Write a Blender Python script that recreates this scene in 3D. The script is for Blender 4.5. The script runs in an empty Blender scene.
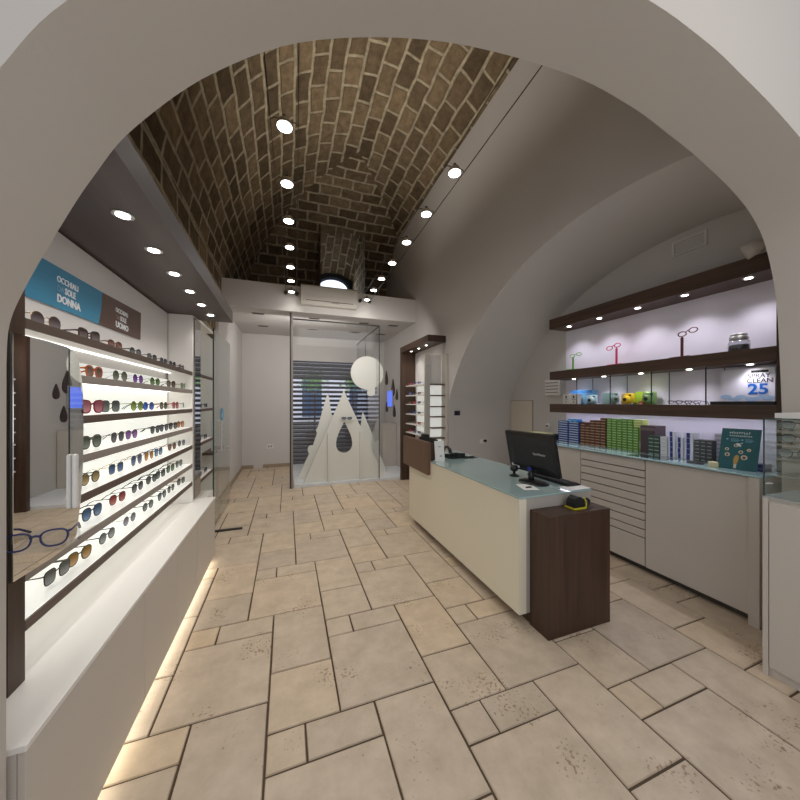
import bpy, bmesh, math, random
from mathutils import Vector, Matrix
random.seed(7)
PI = math.pi
sc = bpy.context.scene
COL = sc.collection
F = 318.0
YAW = math.atan(113/318)
CY, SY = math.cos(YAW), math.sin(YAW)

def yat(u, X):
    """depth at which a thing standing on the plane x=X is seen in photo column u"""
    x = (u-400)/F
    return X*(-x*SY+CY)/(x*CY+SY)
def zat(u, v, X):
    x = (u-400)/F
    return 1.5-(v-402.5)/F*X/(x*CY+SY)

# ------------------------------------------------------------------ materials
def mat(name, col, rough=.6, metal=0, emit=None, es=0, spec=.5, bump=0, bscale=40, var=0, vscale=3, coat=0):
    m = bpy.data.materials.new(name); m.use_nodes = True
    nt = m.node_tree; b = nt.nodes['Principled BSDF']
    b.inputs['Base Color'].default_value = (*col, 1)
    b.inputs['Roughness'].default_value = rough
    b.inputs['Metallic'].default_value = metal
    b.inputs['Specular IOR Level'].default_value = spec
    b.inputs['Coat Weight'].default_value = coat
    if emit: 
        b.inputs['Emission Color'].default_value = (*emit, 1); b.inputs['Emission Strength'].default_value = es
    if bump or var:
        tc = nt.nodes.new('ShaderNodeTexCoord'); n = nt.nodes.new('ShaderNodeTexNoise')
        nt.links.new(tc.outputs['Object'], n.inputs['Vector']); n.inputs['Detail'].default_value = 4
        if bump:
            n.inputs['Scale'].default_value = bscale
            bp = nt.nodes.new('ShaderNodeBump'); bp.inputs['Strength'].default_value = bump; bp.inputs['Distance'].default_value = .01
            nt.links.new(n.outputs['Fac'], bp.inputs['Height']); nt.links.new(bp.outputs['Normal'], b.inputs['Normal'])
        if var:
            n2 = nt.nodes.new('ShaderNodeTexNoise'); n2.inputs['Scale'].default_value = vscale; n2.inputs['Detail'].default_value = 5
            nt.links.new(tc.outputs['Object'], n2.inputs['Vector'])
            mx = nt.nodes.new('ShaderNodeMix'); mx.data_type = 'RGBA'
            mx.inputs['A'].default_value = (*[c*(1-var) for c in col], 1); mx.inputs['B'].default_value = (*[min(1, c*(1+var)) for c in col], 1)
            nt.links.new(n2.outputs['Fac'], mx.inputs['Factor']); nt.links.new(mx.outputs['Result'], b.inputs['Base Color'])
    return m

def rgb(r, g, b):
    f = lambda c: (c/255/12.92) if c/255 <= .04045 else ((c/255+.055)/1.055)**2.4
    return (f(r), f(g), f(b))

def wood(name, c1, c2, axis='Z', scale=1.0, rough=.45):
    m = bpy.data.materials.new(name); m.use_nodes = True
    nt = m.node_tree; b = nt.nodes['Principled BSDF']; b.inputs['Roughness'].default_value = rough
    tc = nt.nodes.new('ShaderNodeTexCoord'); mp = nt.nodes.new('ShaderNodeMapping'); n = nt.nodes.new('ShaderNodeTexNoise')
    s = {'Z': (30, 30, 1.5), 'Y': (30, 1.5, 30), 'X': (1.5, 30, 30)}[axis]
    mp.inputs['Scale'].default_value = [q*scale for q in s]
    n.inputs['Scale'].default_value = 1; n.inputs['Detail'].default_value = 6
    r = nt.nodes.new('ShaderNodeValToRGB'); r.color_ramp.elements[0].position = .3; r.color_ramp.elements[1].position = .7
    r.color_ramp.elements[0].color = (*c1, 1); r.color_ramp.elements[1].color = (*c2, 1)
    nt.links.new(tc.outputs['Object'], mp.inputs['Vector']); nt.links.new(mp.outputs['Vector'], n.inputs['Vector'])
    nt.links.new(n.outputs['Fac'], r.inputs['Fac']); nt.links.new(r.outputs['Color'], b.inputs['Base Color'])
    return m

def glass(name, tint=(1, 1, 1), refl=.06, rough=.0):
    m = bpy.data.materials.new(name); m.use_nodes = True
    nt = m.node_tree; nt.nodes.clear()
    o = nt.nodes.new('ShaderNodeOutputMaterial'); mx = nt.nodes.new('ShaderNodeMixShader')
    t = nt.nodes.new('ShaderNodeBsdfTransparent'); g = nt.nodes.new('ShaderNodeBsdfGlossy')
    t.inputs['Color'].default_value = (*tint, 1); g.inputs['Roughness'].default_value = rough
    fc = nt.nodes.new('ShaderNodeLayerWeight'); fc.inputs['Blend'].default_value = .5
    fr = nt.nodes.new('ShaderNodeMath'); fr.operation = 'POWER'; fr.inputs[1].default_value = 4.5; nt.links.new(fc.outputs['Facing'], fr.inputs[0])
    ad = nt.nodes.new('ShaderNodeMath'); ad.operation = 'ADD'; ad.inputs[1].default_value = refl
    nt.links.new(fr.outputs[0], ad.inputs[0]); nt.links.new(ad.outputs[0], mx.inputs[0])
    nt.links.new(t.outputs[0], mx.inputs[1]); nt.links.new(g.outputs[0], mx.inputs[2]); nt.links.new(mx.outputs[0], o.inputs[0])
    return m

def tinted(name, col, alpha=.75):
    m = bpy.data.materials.new(name); m.use_nodes = True
    b = m.node_tree.nodes['Principled BSDF']
    b.inputs['Base Color'].default_value = (*col, 1); b.inputs['Alpha'].default_value = alpha
    b.inputs['Roughness'].default_value = .12
    nt = m.node_tree; tc = nt.nodes.new('ShaderNodeTexCoord'); sp = nt.nodes.new('ShaderNodeSeparateXYZ'); mr = nt.nodes.new('ShaderNodeMapRange')
    mr.inputs['From Min'].default_value = .006; mr.inputs['From Max'].default_value = .048
    mx = nt.nodes.new('ShaderNodeMix'); mx.data_type = 'RGBA'
    mx.inputs['A'].default_value = (*[min(1, c*1.5+.14) for c in col], 1); mx.inputs['B'].default_value = (*[c*.8 for c in col], 1)
    nt.links.new(tc.outputs['Object'], sp.inputs[0]); nt.links.new(sp.outputs['Z'], mr.inputs['Value']); nt.links.new(mr.outputs[0], mx.inputs['Factor']); nt.links.new(mx.outputs['Result'], b.inputs['Base Color'])
    return m

def emis(name, col, s):
    m = bpy.data.materials.new(name); m.use_nodes = True
    nt = m.node_tree; nt.nodes.clear()
    o = nt.nodes.new('ShaderNodeOutputMaterial'); e = nt.nodes.new('ShaderNodeEmission')
    e.inputs[0].default_value = (*col, 1); e.inputs[1].default_value = s
    nt.links.new(e.outputs[0], o.inputs[0]); return m

def brick_mat(name, c1, c2, mortar):
    m = bpy.data.materials.new(name); m.use_nodes = True
    nt = m.node_tree; b = nt.nodes['Principled BSDF']; b.inputs['Roughness'].default_value = .9
    b.inputs['Specular IOR Level'].default_value = .15
    uv = nt.nodes.new('ShaderNodeUVMap'); uv.uv_map = 'UVMap'
    nz = nt.nodes.new('ShaderNodeTexNoise'); nz.inputs['Scale'].default_value = 2.2; nz.inputs['Detail'].default_value = 3
    sb = nt.nodes.new('ShaderNodeVectorMath'); sb.operation = 'SUBTRACT'; sb.inputs[1].default_value = (.5, .5, .5)
    ml = nt.nodes.new('ShaderNodeVectorMath'); ml.operation = 'SCALE'; ml.inputs['Scale'].default_value = .085
    ad = nt.nodes.new('ShaderNodeVectorMath'); ad.operation = 'ADD'
    br = nt.nodes.new('ShaderNodeTexBrick')
    br.inputs['Color1'].default_value = (*c1, 1); br.inputs['Color2'].default_value = (*c2, 1); br.inputs['Mortar'].default_value = (*mortar, 1)
    br.inputs['Scale'].default_value = 1; br.inputs['Brick Width'].default_value = .40; br.inputs['Row Height'].default_value = .22
    br.inputs['Mortar Size'].default_value = .03; br.inputs['Mortar Smooth'].default_value = .6; br.inputs['Bias'].default_value = 0
    L = nt.links.new
    L(uv.outputs[0], nz.inputs['Vector']); L(nz.outputs['Color'], sb.inputs[0]); L(sb.outputs[0], ml.inputs[0])
    L(uv.outputs[0], ad.inputs[0]); L(ml.outputs[0], ad.inputs[1]); L(ad.outputs[0], br.inputs['Vector'])
    n2 = nt.nodes.new('ShaderNodeTexNoise'); n2.inputs['Scale'].default_value = 9; n2.inputs['Detail'].default_value = 8; n2.inputs['Roughness'].default_value = .7
    L(uv.outputs[0], n2.inputs['Vector'])
    rp = nt.nodes.new('ShaderNodeValToRGB'); rp.color_ramp.elements[0].position = .3; rp.color_ramp.elements[0].color = (.55, .55, .55, 1)
    rp.color_ramp.elements[1].position = .7; rp.color_ramp.elements[1].color = (1.3, 1.3, 1.3, 1)
    L(n2.outputs['Fac'], rp.inputs['Fac'])
    mx = nt.nodes.new('ShaderNodeMix'); mx.data_type = 'RGBA'; mx.blend_type = 'MULTIPLY'; mx.inputs['Factor'].default_value = 1
    L(br.outputs['Color'], mx.inputs['A']); L(rp.outputs['Color'], mx.inputs['B']); L(mx.outputs['Result'], b.inputs['Base Color'])
    sm = nt.nodes.new('ShaderNodeMath'); sm.operation = 'MULTIPLY_ADD'; sm.inputs[1].default_value = -1; 
    L(br.outputs['Fac'], sm.inputs[0]); L(n2.outputs['Fac'], sm.inputs[2])
    bp = nt.nodes.new('ShaderNodeBump'); bp.inputs['Strength'].default_value = .8; bp.inputs['Distance'].default_value = .04
    L(sm.outputs[0], bp.inputs['Height']); L(bp.outputs['Normal'], b.inputs['Normal'])
    return m

def tile_mat(name):
    m = bpy.data.materials.new(name); m.use_nodes = True
    nt = m.node_tree; b = nt.nodes['Principled BSDF']; L = nt.links.new
    at = nt.nodes.new('ShaderNodeAttribute'); at.attribute_name = 'tile'
    r1 = nt.nodes.new('ShaderNodeValToRGB')
    e = r1.color_ramp.elements; e[0].color = (*rgb(186, 171, 152), 1); e[1].color = (*rgb(216, 191, 156), 1)
    x = e.new(.55); x.color = (*rgb(202, 184, 162), 1)
    L(at.outputs['Fac'], r1.inputs['Fac'])
    tc = nt.nodes.new('ShaderNodeTexCoord')
    n = nt.nodes.new('ShaderNodeTexNoise'); n.inputs['Scale'].default_value = 7; n.inputs['Detail'].default_value = 8; n.inputs['Roughness'].default_value = .65
    L(tc.outputs['Object'], n.inputs['Vector'])
    r2 = nt.nodes.new('ShaderNodeValToRGB'); r2.color_ramp.elements[0].position = .3; r2.color_ramp.elements[0].color = (.8, .78, .75, 1); r2.color_ramp.elements[1].position = .7; r2.color_ramp.elements[1].color = (1.08, 1.08, 1.08, 1)
    L(n.outputs['Fac'], r2.inputs['Fac'])
    mx = nt.nodes.new('ShaderNodeMix'); mx.data_type = 'RGBA'; mx.blend_type = 'MULTIPLY'; mx.inputs['Factor'].default_value = 1
    L(r1.outputs['Color'], mx.inputs['A']); L(r2.outputs['Color'], mx.inputs['B'])
    # small pits
    v = nt.nodes.new('ShaderNodeTexNoise'); v.inputs['Scale'].default_value = 60; v.inputs['Detail'].default_value = 3
    L(tc.outputs['Object'], v.inputs['Vector'])
    v2 = nt.nodes.new('ShaderNodeTexNoise'); v2.inputs['Scale'].default_value = 3.2
    L(tc.outputs['Object'], v2.inputs['Vector'])
    pr = nt.nodes.new('ShaderNodeMath'); pr.operation = 'MULTIPLY'; L(v.outputs['Fac'], pr.inputs[0]); L(v2.outputs['Fac'], pr.inputs[1])
    r3 = nt.nodes.new('ShaderNodeValToRGB'); r3.color_ramp.elements[0].position = .36; r3.color_ramp.elements[0].color = (1, 1, 1, 1); r3.color_ramp.elements[1].position = .42; r3.color_ramp.elements[1].color = (.55, .48, .4, 1)
    L(pr.outputs[0], r3.inputs['Fac'])
    m2 = nt.nodes.new('ShaderNodeMix'); m2.data_type = 'RGBA'; m2.blend_type = 'MULTIPLY'; m2.inputs['Factor'].default_value = 1
    L(mx.outputs['Result'], m2.inputs['A']); L(r3.outputs['Color'], m2.inputs['B']); L(m2.outputs['Result'], b.inputs['Base Color'])
    b.inputs['Roughness'].default_value = .42; b.inputs['Specular IOR Level'].default_value = .4
    bp = nt.nodes.new('ShaderNodeBump'); bp.inputs['Strength'].default_value = .25; bp.inputs['Distance'].default_value = .01
    L(n.outputs['Fac'], bp.inputs['Height']); L(bp.outputs['Normal'], b.inputs['Normal'])
    return m

M = {}
M['plaster'] = mat('plaster', rgb(204, 199, 194), .85, bump=.12, bscale=25, var=.03, vscale=1.2)
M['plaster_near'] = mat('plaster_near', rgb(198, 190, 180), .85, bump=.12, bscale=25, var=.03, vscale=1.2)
M['white'] = mat('white_lacquer', rgb(232, 228, 222), .4)
M['whitewall'] = mat('white_wall_panel', rgb(222, 218, 214), .6)
M['cab'] = mat('greige_lacquer', rgb(200, 192, 182), .4)
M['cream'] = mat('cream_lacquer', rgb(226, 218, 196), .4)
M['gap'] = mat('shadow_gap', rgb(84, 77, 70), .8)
M['wood'] = wood('dark_wood', rgb(50, 33, 23), rgb(76, 52, 37), 'Z')
M['woodh'] = wood('dark_wood_horizontal', rgb(68, 49, 38), rgb(88, 65, 51), 'Y')
M['woodl'] = wood('canopy_wood', rgb(70, 59, 56), rgb(84, 72, 69), 'Y', .5, .4)
M['woodm'] = wood('mid_wood', rgb(100, 74, 54), rgb(108, 81, 60), 'Z')
M['shelfg'] = mat('grey_shelf_edge', rgb(150, 140, 132), .5)
M['shelfb'] = mat('brown_shelf_edge', rgb(96, 80, 70), .5)
M['lit'] = mat('backlit_panel', rgb(240, 240, 232), .5, emit=(.985, 1, .95), es=.40)
M['shelftop'] = mat('glowing_shelf_top', rgb(245, 245, 240), .3, emit=(1, .99, .95), es=.25)  # faint emission paints in the brightness of the boards
M['led'] = emis('led_strip', (1, .985, .94), 2.4)
M['ledw'] = emis('led_strip_warm', (1, .95, .82), 6)
M['lamp'] = emis('lamp_glow', (1, .96, .9), 14)
M['glass'] = glass('clear_glass', (.99, .993, .992), .008)
M['glassg'] = glass('greenish_glass', (.93, .965, .955), .03)
M['gedge'] = mat('glass_edge_green', rgb(52, 78, 74), .2)
M['gedged'] = mat('glass_edge_dark', rgb(38, 50, 52), .2)
M['mirror'] = mat('mirror_silver', (.93, .94, .94), .01, 1)
M['mirror_d'] = mat('mirror_bronze', (.55, .56, .58), .03, 1)
M['steel'] = mat('brushed_steel', (.6, .6, .58), .3, 1)
M['steeld'] = mat('dark_steel', rgb(70, 68, 64), .4, .6)
M['black'] = mat('black_plastic', rgb(22, 22, 24), .35)
M['blackm'] = mat('black_matte', rgb(30, 30, 31), .6)
M['teal'] = mat('teal_glass_top', rgb(160, 182, 180), .08, coat=.6)
M['tealc'] = mat('pale_teal_counter_glass', rgb(170, 200, 202), .08, coat=.6)
M['shutter'] = mat('shutter_metal', rgb(92, 92, 96), .5, .4)
M['paper'] = mat('paper_white', rgb(232, 230, 226), .8)
M['card'] = mat('white_board', rgb(228, 226, 218), .85)
M['blue'] = mat('sign_blue', rgb(64, 142, 178), .5)
M['brown'] = mat('sign_brown', rgb(100, 76, 66), .5)
M['poster'] = mat('poster_teal', rgb(36, 92, 98), .5)
M['txt'] = mat('lettering_white', rgb(240, 240, 240), .6, emit=(1, 1, 1), es=.05)
M['txtg'] = mat('lettering_pale_blue', rgb(130, 176, 200), .6)
M['txtt'] = mat('lettering_tan', rgb(165, 140, 125), .6)
M['screen'] = mat('blue_screen', rgb(60, 90, 210), .3, emit=(.12, .2, .85), es=.9)
M['skirt'] = mat('stone_skirting', rgb(158, 140, 118), .6, var=.1, vscale=10)
M['brick'] = brick_mat('tufa_brick', rgb(134, 114, 88), rgb(88, 74, 56), rgb(172, 158, 132))
M['tile'] = tile_mat('travertine_tile')
M['grout'] = mat('floor_grout', rgb(82, 66, 50), .9)
M['skyglass'] = emis('daylit_frosted_pane', (.86, .92, 1), 1.6)
M['frame_d'] = mat('dark_window_frame', rgb(40, 44, 56), .6)

# ------------------------------------------------------------------ mesh helpers
class MB:
    def __init__(s): s.bm = bmesh.new(); s.mi = 0
    def face(s, vs):
        try: f = s.bm.faces.new(vs); f.material_index = s.mi; return f
        except ValueError: return None
    def box(s, x0, x1, y0, y1, z0, z1, bev=0):
        v = [s.bm.verts.new((x, y, z)) for z in (z0, z1) for x, y in ((x0, y0), (x1, y0), (x1, y1), (x0, y1))]
        fs = [s.face([v[i] for i in q]) for q in ((3, 2, 1, 0), (4, 5, 6, 7), (0, 1, 5, 4), (1, 2, 6, 5), (2, 3, 7, 6), (3, 0, 4, 7))]
        if bev:
            es = {e for f in fs for e in f.edges}
            r = bmesh.ops.bevel(s.bm, geom=list(es), offset=bev, segments=2, affect='EDGES', profile=.5)
            for f in r['faces']: f.material_index = s.mi
        return s
    def quad(s, *p): s.face([s.bm.verts.new(q) for q in p]); return s
    def tube(s, pts, r, n=8, closed=False, cap=True):
        pts = [Vector(p) for p in pts]; N = len(pts); rings = []
        rr = r if isinstance(r, (list, tuple)) else [r]*N
        up = Vector((0, 0, 1)); prev = None
        for i, p in enumerate(pts):
            if closed: t = pts[(i+1) % N]-pts[i-1]
            else: t = pts[min(i+1, N-1)]-pts[max(i-1, 0)]
            t.normalize()
            a = (prev if prev is not None else (up if abs(t.z) < .9 else Vector((1, 0, 0))))
            a = a-t*a.dot(t)
            if a.length < 1e-6: a = Vector((0, 1, 0))-t*t.y
            a.normalize(); prev = a; b = t.cross(a)
            rings.append([s.bm.verts.new(p+(a*math.cos(2*PI*k/n)+b*math.sin(2*PI*k/n))*rr[i]) for k in range(n)])
        for i in range(N if closed else N-1):
            A, B = rings[i], rings[(i+1) % N]
            for k in range(n): s.face([A[k], A[(k+1) % n], B[(k+1) % n], B[k]])
        if not closed and cap: s.face(rings[0][::-1]); s.face(rings[-1])
        return s
    def lathe(s, prof, c=(0, 0, 0), n=24, axis='Z'):
        rings = []
        for r, h in prof:
            ring = []
            for k in range(n):
                a = 2*PI*k/n; p = (r*math.cos(a), r*math.sin(a), h)
                if axis == 'X': p = (h, p[0], p[1])
                if axis == 'Y': p = (p[0], h, p[1])
                ring.append(s.bm.verts.new((c[0]+p[0], c[1]+p[1], c[2]+p[2])))
            rings.append(ring)
        for A, B in zip(rings, rings[1:]):
            for k in range(n): s.face([A[k], A[(k+1) % n], B[(k+1) % n], B[k]])
        s.face(rings[0][::-1]); s.face(rings[-1]); return s
    def prism(s, pts, d, fn):
        """outline pts (a,b) extruded by d; fn(a,b,t)->xyz"""
        A = [s.bm.verts.new(fn(a, b, 0)) for a, b in pts]; B = [s.bm.verts.new(fn(a, b, d)) for a, b in pts]
        s.face(A[::-1]); s.face(B); n = len(pts)
        for k in range(n): s.face([A[k], A[(k+1) % n], B[(k+1) % n], B[k]])
        return s
    def build(s, name, mats, parent=None, world=True, smooth=False, fix=True):
        if fix: bmesh.ops.recalc_face_normals(s.bm, faces=s.bm.faces)
        if parent is not None and world:
            l = base(parent); bmesh.ops.translate(s.bm, verts=s.bm.verts, vec=-l)
        me = bpy.data.meshes.new(name); s.bm.to_mesh(me); s.bm.free()
        for m in (mats if isinstance(mats, (list, tuple)) else [mats]): me.materials.append(m)
        if smooth:
            for p in me.polygons: p.use_smooth = True
        o = bpy.data.objects.new(name, me); COL.objects.link(o)
        if parent is not None: o.parent = parent
        return o
def base(o):
    v = Vector((0, 0, 0))
    while o is not None: v = v+o.location; o = o.parent
    return v
def smooth_by(o, ang=40):
    me = o.data
    for p in me.polygons: p.use_smooth = True
    bm = bmesh.new(); bm.from_mesh(me)
    for e in bm.edges:
        if len(e.link_faces) == 2 and e.calc_face_angle(0) > math.radians(ang): e.smooth = False
    bm.to_mesh(me); bm.free(); return o
def tag(o, label, cat, group=None, kind=None):
    o['label'] = label; o['category'] = cat
    if group: o['group'] = group
    if kind: o['kind'] = kind
    return o
def thing(name, loc, label, cat, group=None, rz=0):
    o = bpy.data.objects.new(name, None); COL.objects.link(o); o.empty_display_size = .05
    o.location = loc; o.rotation_euler.z = rz
    return tag(o, label, cat, group)
def struct(o, label=None):
    o['kind'] = 'structure'
    return o
def B(name, m, parent, x0, x1, y0, y1, z0, z1, bev=0):
    return MB().box(x0, x1, y0, y1, z0, z1, bev).build(name, m, parent)
def shape2d(name, outlines, d, fn, m, parent=None):
    """flat board with holes: outlines in (a,b); fn maps (a,b,t) to world"""
    cu = bpy.data.curves.new(name, 'CURVE'); cu.dimensions = '2D'; cu.fill_mode = 'BOTH'; cu.extrude = d/2
    for o in outlines:
        sp = cu.splines.new('POLY'); sp.points.add(len(o)-1); sp.use_cyclic_u = True
        for i, (a, b) in enumerate(o): sp.points[i].co = (a, b, 0, 1)
    return conv(name, cu, fn, m, parent)
def conv(name, cu, fn, m, parent):
    ob = bpy.data.objects.new('tmp', cu); COL.objects.link(ob)
    dg = bpy.context.evaluated_depsgraph_get(); me = bpy.data.meshes.new_from_object(ob.evaluated_get(dg))
    bpy.data.objects.remove(ob); bpy.data.curves.remove(cu)
    l = base(parent) if parent is not None else Vector((0, 0, 0))
    for v in me.vertices: v.co = Vector(fn(v.co.x, v.co.y, v.co.z))-l
    me.name = name; me.materials.clear(); me.materials.append(m)
    bm = bmesh.new(); bm.from_mesh(me); bmesh.ops.remove_doubles(bm, verts=bm.verts, dist=1e-6); bmesh.ops.recalc_face_normals(bm, faces=bm.faces); bm.to_mesh(me); bm.free()
    o = bpy.data.objects.new(name, me); COL.objects.link(o)
    if parent is not None: o.parent = parent
    return o
def text(name, body, size, fn, m, parent, d=.001, bold=0, align='LEFT', sx=1):
    cu = bpy.data.curves.new(name, 'FONT'); cu.body = body; cu.size = size; cu.extrude = d; cu.offset = bold; cu.align_x = align; cu.resolution_u = 3
    return conv(name, cu, lambda a, b, t: fn(a*sx, b, t), m, parent)
def light(name, kind, loc, energy, parent=None, size=.1, spot=None, blend=.6, col=(1, .95, .88), direction=(0, 0, -1), sizey=None):
    ld = bpy.data.lights.new(name, kind); ld.energy = energy; ld.color = col
    if kind == 'SPOT': ld.spot_size = math.radians(spot); ld.spot_blend = blend; ld.shadow_soft_size = size
    elif kind == 'AREA':
        ld.size = size
        if sizey: ld.shape = 'RECTANGLE'; ld.size_y = sizey
    else: ld.shadow_soft_size = size
    o = bpy.data.objects.new(name, ld); COL.objects.link(o)
    l = Vector(loc)-(base(parent) if parent is not None else Vector((0, 0, 0)))
    o.location = l; o.rotation_euler = Vector(direction).to_track_quat('-Z', 'Y').to_euler()
    if parent is not None: o.parent = parent
    return o
ORD = ['first', 'second', 'third', 'fourth', 'fifth', 'sixth', 'seventh', 'eighth', 'ninth', 'tenth', 'eleventh', 'twelfth', 'thirteenth']

# ================================================================== SETTING
# ---- floor: modular travertine
def floor():
    mb = MB(); bm = mb.bm
    lay = bm.loops.layers.float.new('tile') if False else bm.faces.layers.float.new('tile')
    mb.mi = 1
    mb.quad((-1.3, -1.6, -.006), (4.2, -1.6, -.006), (4.2, 8.2, -.006), (-1.3, 8.2, -.006))
    mb.mi = 0
    sx, sy, ox, oy = .167, .172, .247, 2.241; g = .0045
    prot = [((0, 0), (3, 3)), ((3, 1), (2, 3)), ((3, -1), (2, 2)), ((0, 3), (1, 1)), ((1, 3), (2, 1))]
    for a in range(-30, 31):
        for b in range(-30, 31):
            ci, cj = -3+5*a+2*b, 1-a+4*b
            if not (-20 < ci < 30 and -28 < cj < 40): continue
            for (di, dj), (w, h) in prot:
                i0, j0 = ci+di, cj+dj
                x0, x1 = ox+i0*sx, ox+(i0+w)*sx; y0, y1 = oy+j0*sy, oy+(j0+h)*sy
                x0, x1 = max(x0, -1.3), min(x1, 4.2); y0, y1 = max(y0, -1.6), min(y1, 8.2)
                if x1-x0 < .03 or y1-y0 < .03: continue
                j = lambda: random.uniform(-.0016, .0016)
                p = [(x0+g+j(), y0+g+j()), (x1-g+j(), y0+g+j()), (x1-g+j(), y1-g+j()), (x0+g+j(), y1-g+j())]
                bv = .003
                ct = ((x0+x1)/2, (y0+y1)/2)
                inn = [(q[0]+math.copysign(bv, ct[0]-q[0]), q[1]+math.copysign(bv, ct[1]-q[1])) for q in p]
                lo = [bm.verts.new((*q, -.006)) for q in p]; hi = [bm.verts.new((*q, 0)) for q in inn]
                val = min(1, max(0, random.gauss(.5, .16)))
                fs = [mb.face(hi)]+[mb.face([lo[k], lo[(k+1) % 4], hi[(k+1) % 4], hi[k]]) for k in range(4)]
                for f in fs: f[lay] = val
    return struct(mb.build('floor', [M['tile'], M['grout']], fix=False))
floor()

# ---- near wall with the wide arch the photo is taken through
def arch_wall(name, pts, xa, xb, ztop, y0, y1, m, swap=False, skip=False):
    """pts: opening outline (x,z), left foot to right foot"""
    mb = MB(); f = (lambda x, y, z: (y, x, z)) if swap else (lambda x, y, z: (x, y, z))
    for y in (y0, y1):
        mb.quad(f(xa, y, 0), f(pts[0][0], y, 0), f(pts[0][0], y, ztop), f(xa, y, ztop))
        mb.quad(f(pts[-1][0], y, 0), f(xb, y, 0), f(xb, y, ztop), f(pts[-1][0], y, ztop))
        for p, q in zip(pts, pts[1:]):
            if abs(p[0]-q[0]) > 1e-5: mb.quad(f(p[0], y, p[1]), f(q[0], y, q[1]), f(q[0], y, ztop), f(p[0], y, ztop))
    if skip: pts = pts[1:]
    A = [[mb.bm.verts.new(f(p[0], y, p[1])) for p in pts] for y in (y0, y1)]
    for k in range(len(pts)-1):
        q = mb.face([A[0][k], A[0][k+1], A[1][k+1], A[1][k]]); q.smooth = True
    return mb.build(name, m)
def catmull(P, n=8):
    out = []
    for i in range(len(P)-1):
        a = P[max(i-1, 0)]; b = P[i]; c = P[i+1]; d = P[min(i+2, len(P)-1)]
        for k in range(n):
            t = k/n
            out.append(tuple(.5*((2*b[j])+(-a[j]+c[j])*t+(2*a[j]-5*b[j]+4*c[j]-d[j])*t*t+(-a[j]+3*b[j]-3*c[j]+d[j])*t**3) for j in range(2)))
    out.append(P[-1]); return out
near = [(-.675, 0)]+catmull([(-.674, 1.6), (-.668, 1.70), (-.637, 1.80), (-.567, 1.97), (-.50, 2.115), (-.405, 2.28), (-.2, 2.51), (.1, 2.72), (.6, 2.9), (1.2, 2.985), (1.6, 2.965), (1.873, 2.91), (2.14, 2.842), (2.452, 2.735), (2.662, 2.619), (2.804, 2.46), (2.917, 2.155), (2.964, 1.733), (2.985, 1.45)], 6)+[(2.985, 0)]
nw = arch_wall('wall_near', near, -1.3, 4.2, 6.0, 1.1, .8, M['plaster_near']); struct(nw)

# ---- right wall, with the big recess arch
XW, XB = 2.395, 3.563
RC, RR, RZ = 1.9, 2.83, .295
def rz(y): return RZ+math.sqrt(max(0, RR*RR-(y-RC)**2))
yj = 4.45
pts = [(1.12, 0)]+[(1.12+(yj-1.12)*k/48, rz(1.12+(yj-1.12)*k/48)) for k in range(49)]+[(yj, 0)]
rw = arch_wall('wall_right', pts, 1.12, 8.0, 5.45, XW, XB, M['plaster'], swap=True, skip=True)
struct(rw)
# back wall of the recess and its far cheek are closed here
struct(B('wall_recess', M['plaster'], None, XB, XB+.1, .8, 4.5, 0, 3.3))
# ---- left wall, far wall, vestibule
struct(B('wall_left', M['plaster'], None, -1.1, -1.0, 1.1, 8.05, 0, 2.6))
struct(B('wall_left_vestibule', M['plaster'], None, -1.0, -.955, 5.35, 7.95, 0, 3.07))
struct(B('wall_far_left', M['plaster'], None, -1.0, .08, 7.95, 8.1, 0, 3.07))
struct(B('wall_far_right', M['plaster'], None, 1.96, 2.395, 7.95, 8.1, 0, 3.07))
struct(B('wall_far_top', M['plaster'], None, .08, 1.96, 7.95, 8.1, 2.5, 3.07))
struct(B('trim_header', M['plaster'], None, -1.0, 2.395, 5.8, 8.0, 3.075, 3.52))
mb = MB()
mb.box(-.955, -.935, 5.4, 7.95, 0, .075); mb.box(-.955, -.72, 7.925, 7.95, 0, .075); mb.box(-.52, .06, 7.925, 7.95, 0, .075)
struct(mb.build('baseboard_left', M['skirt']))

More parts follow.
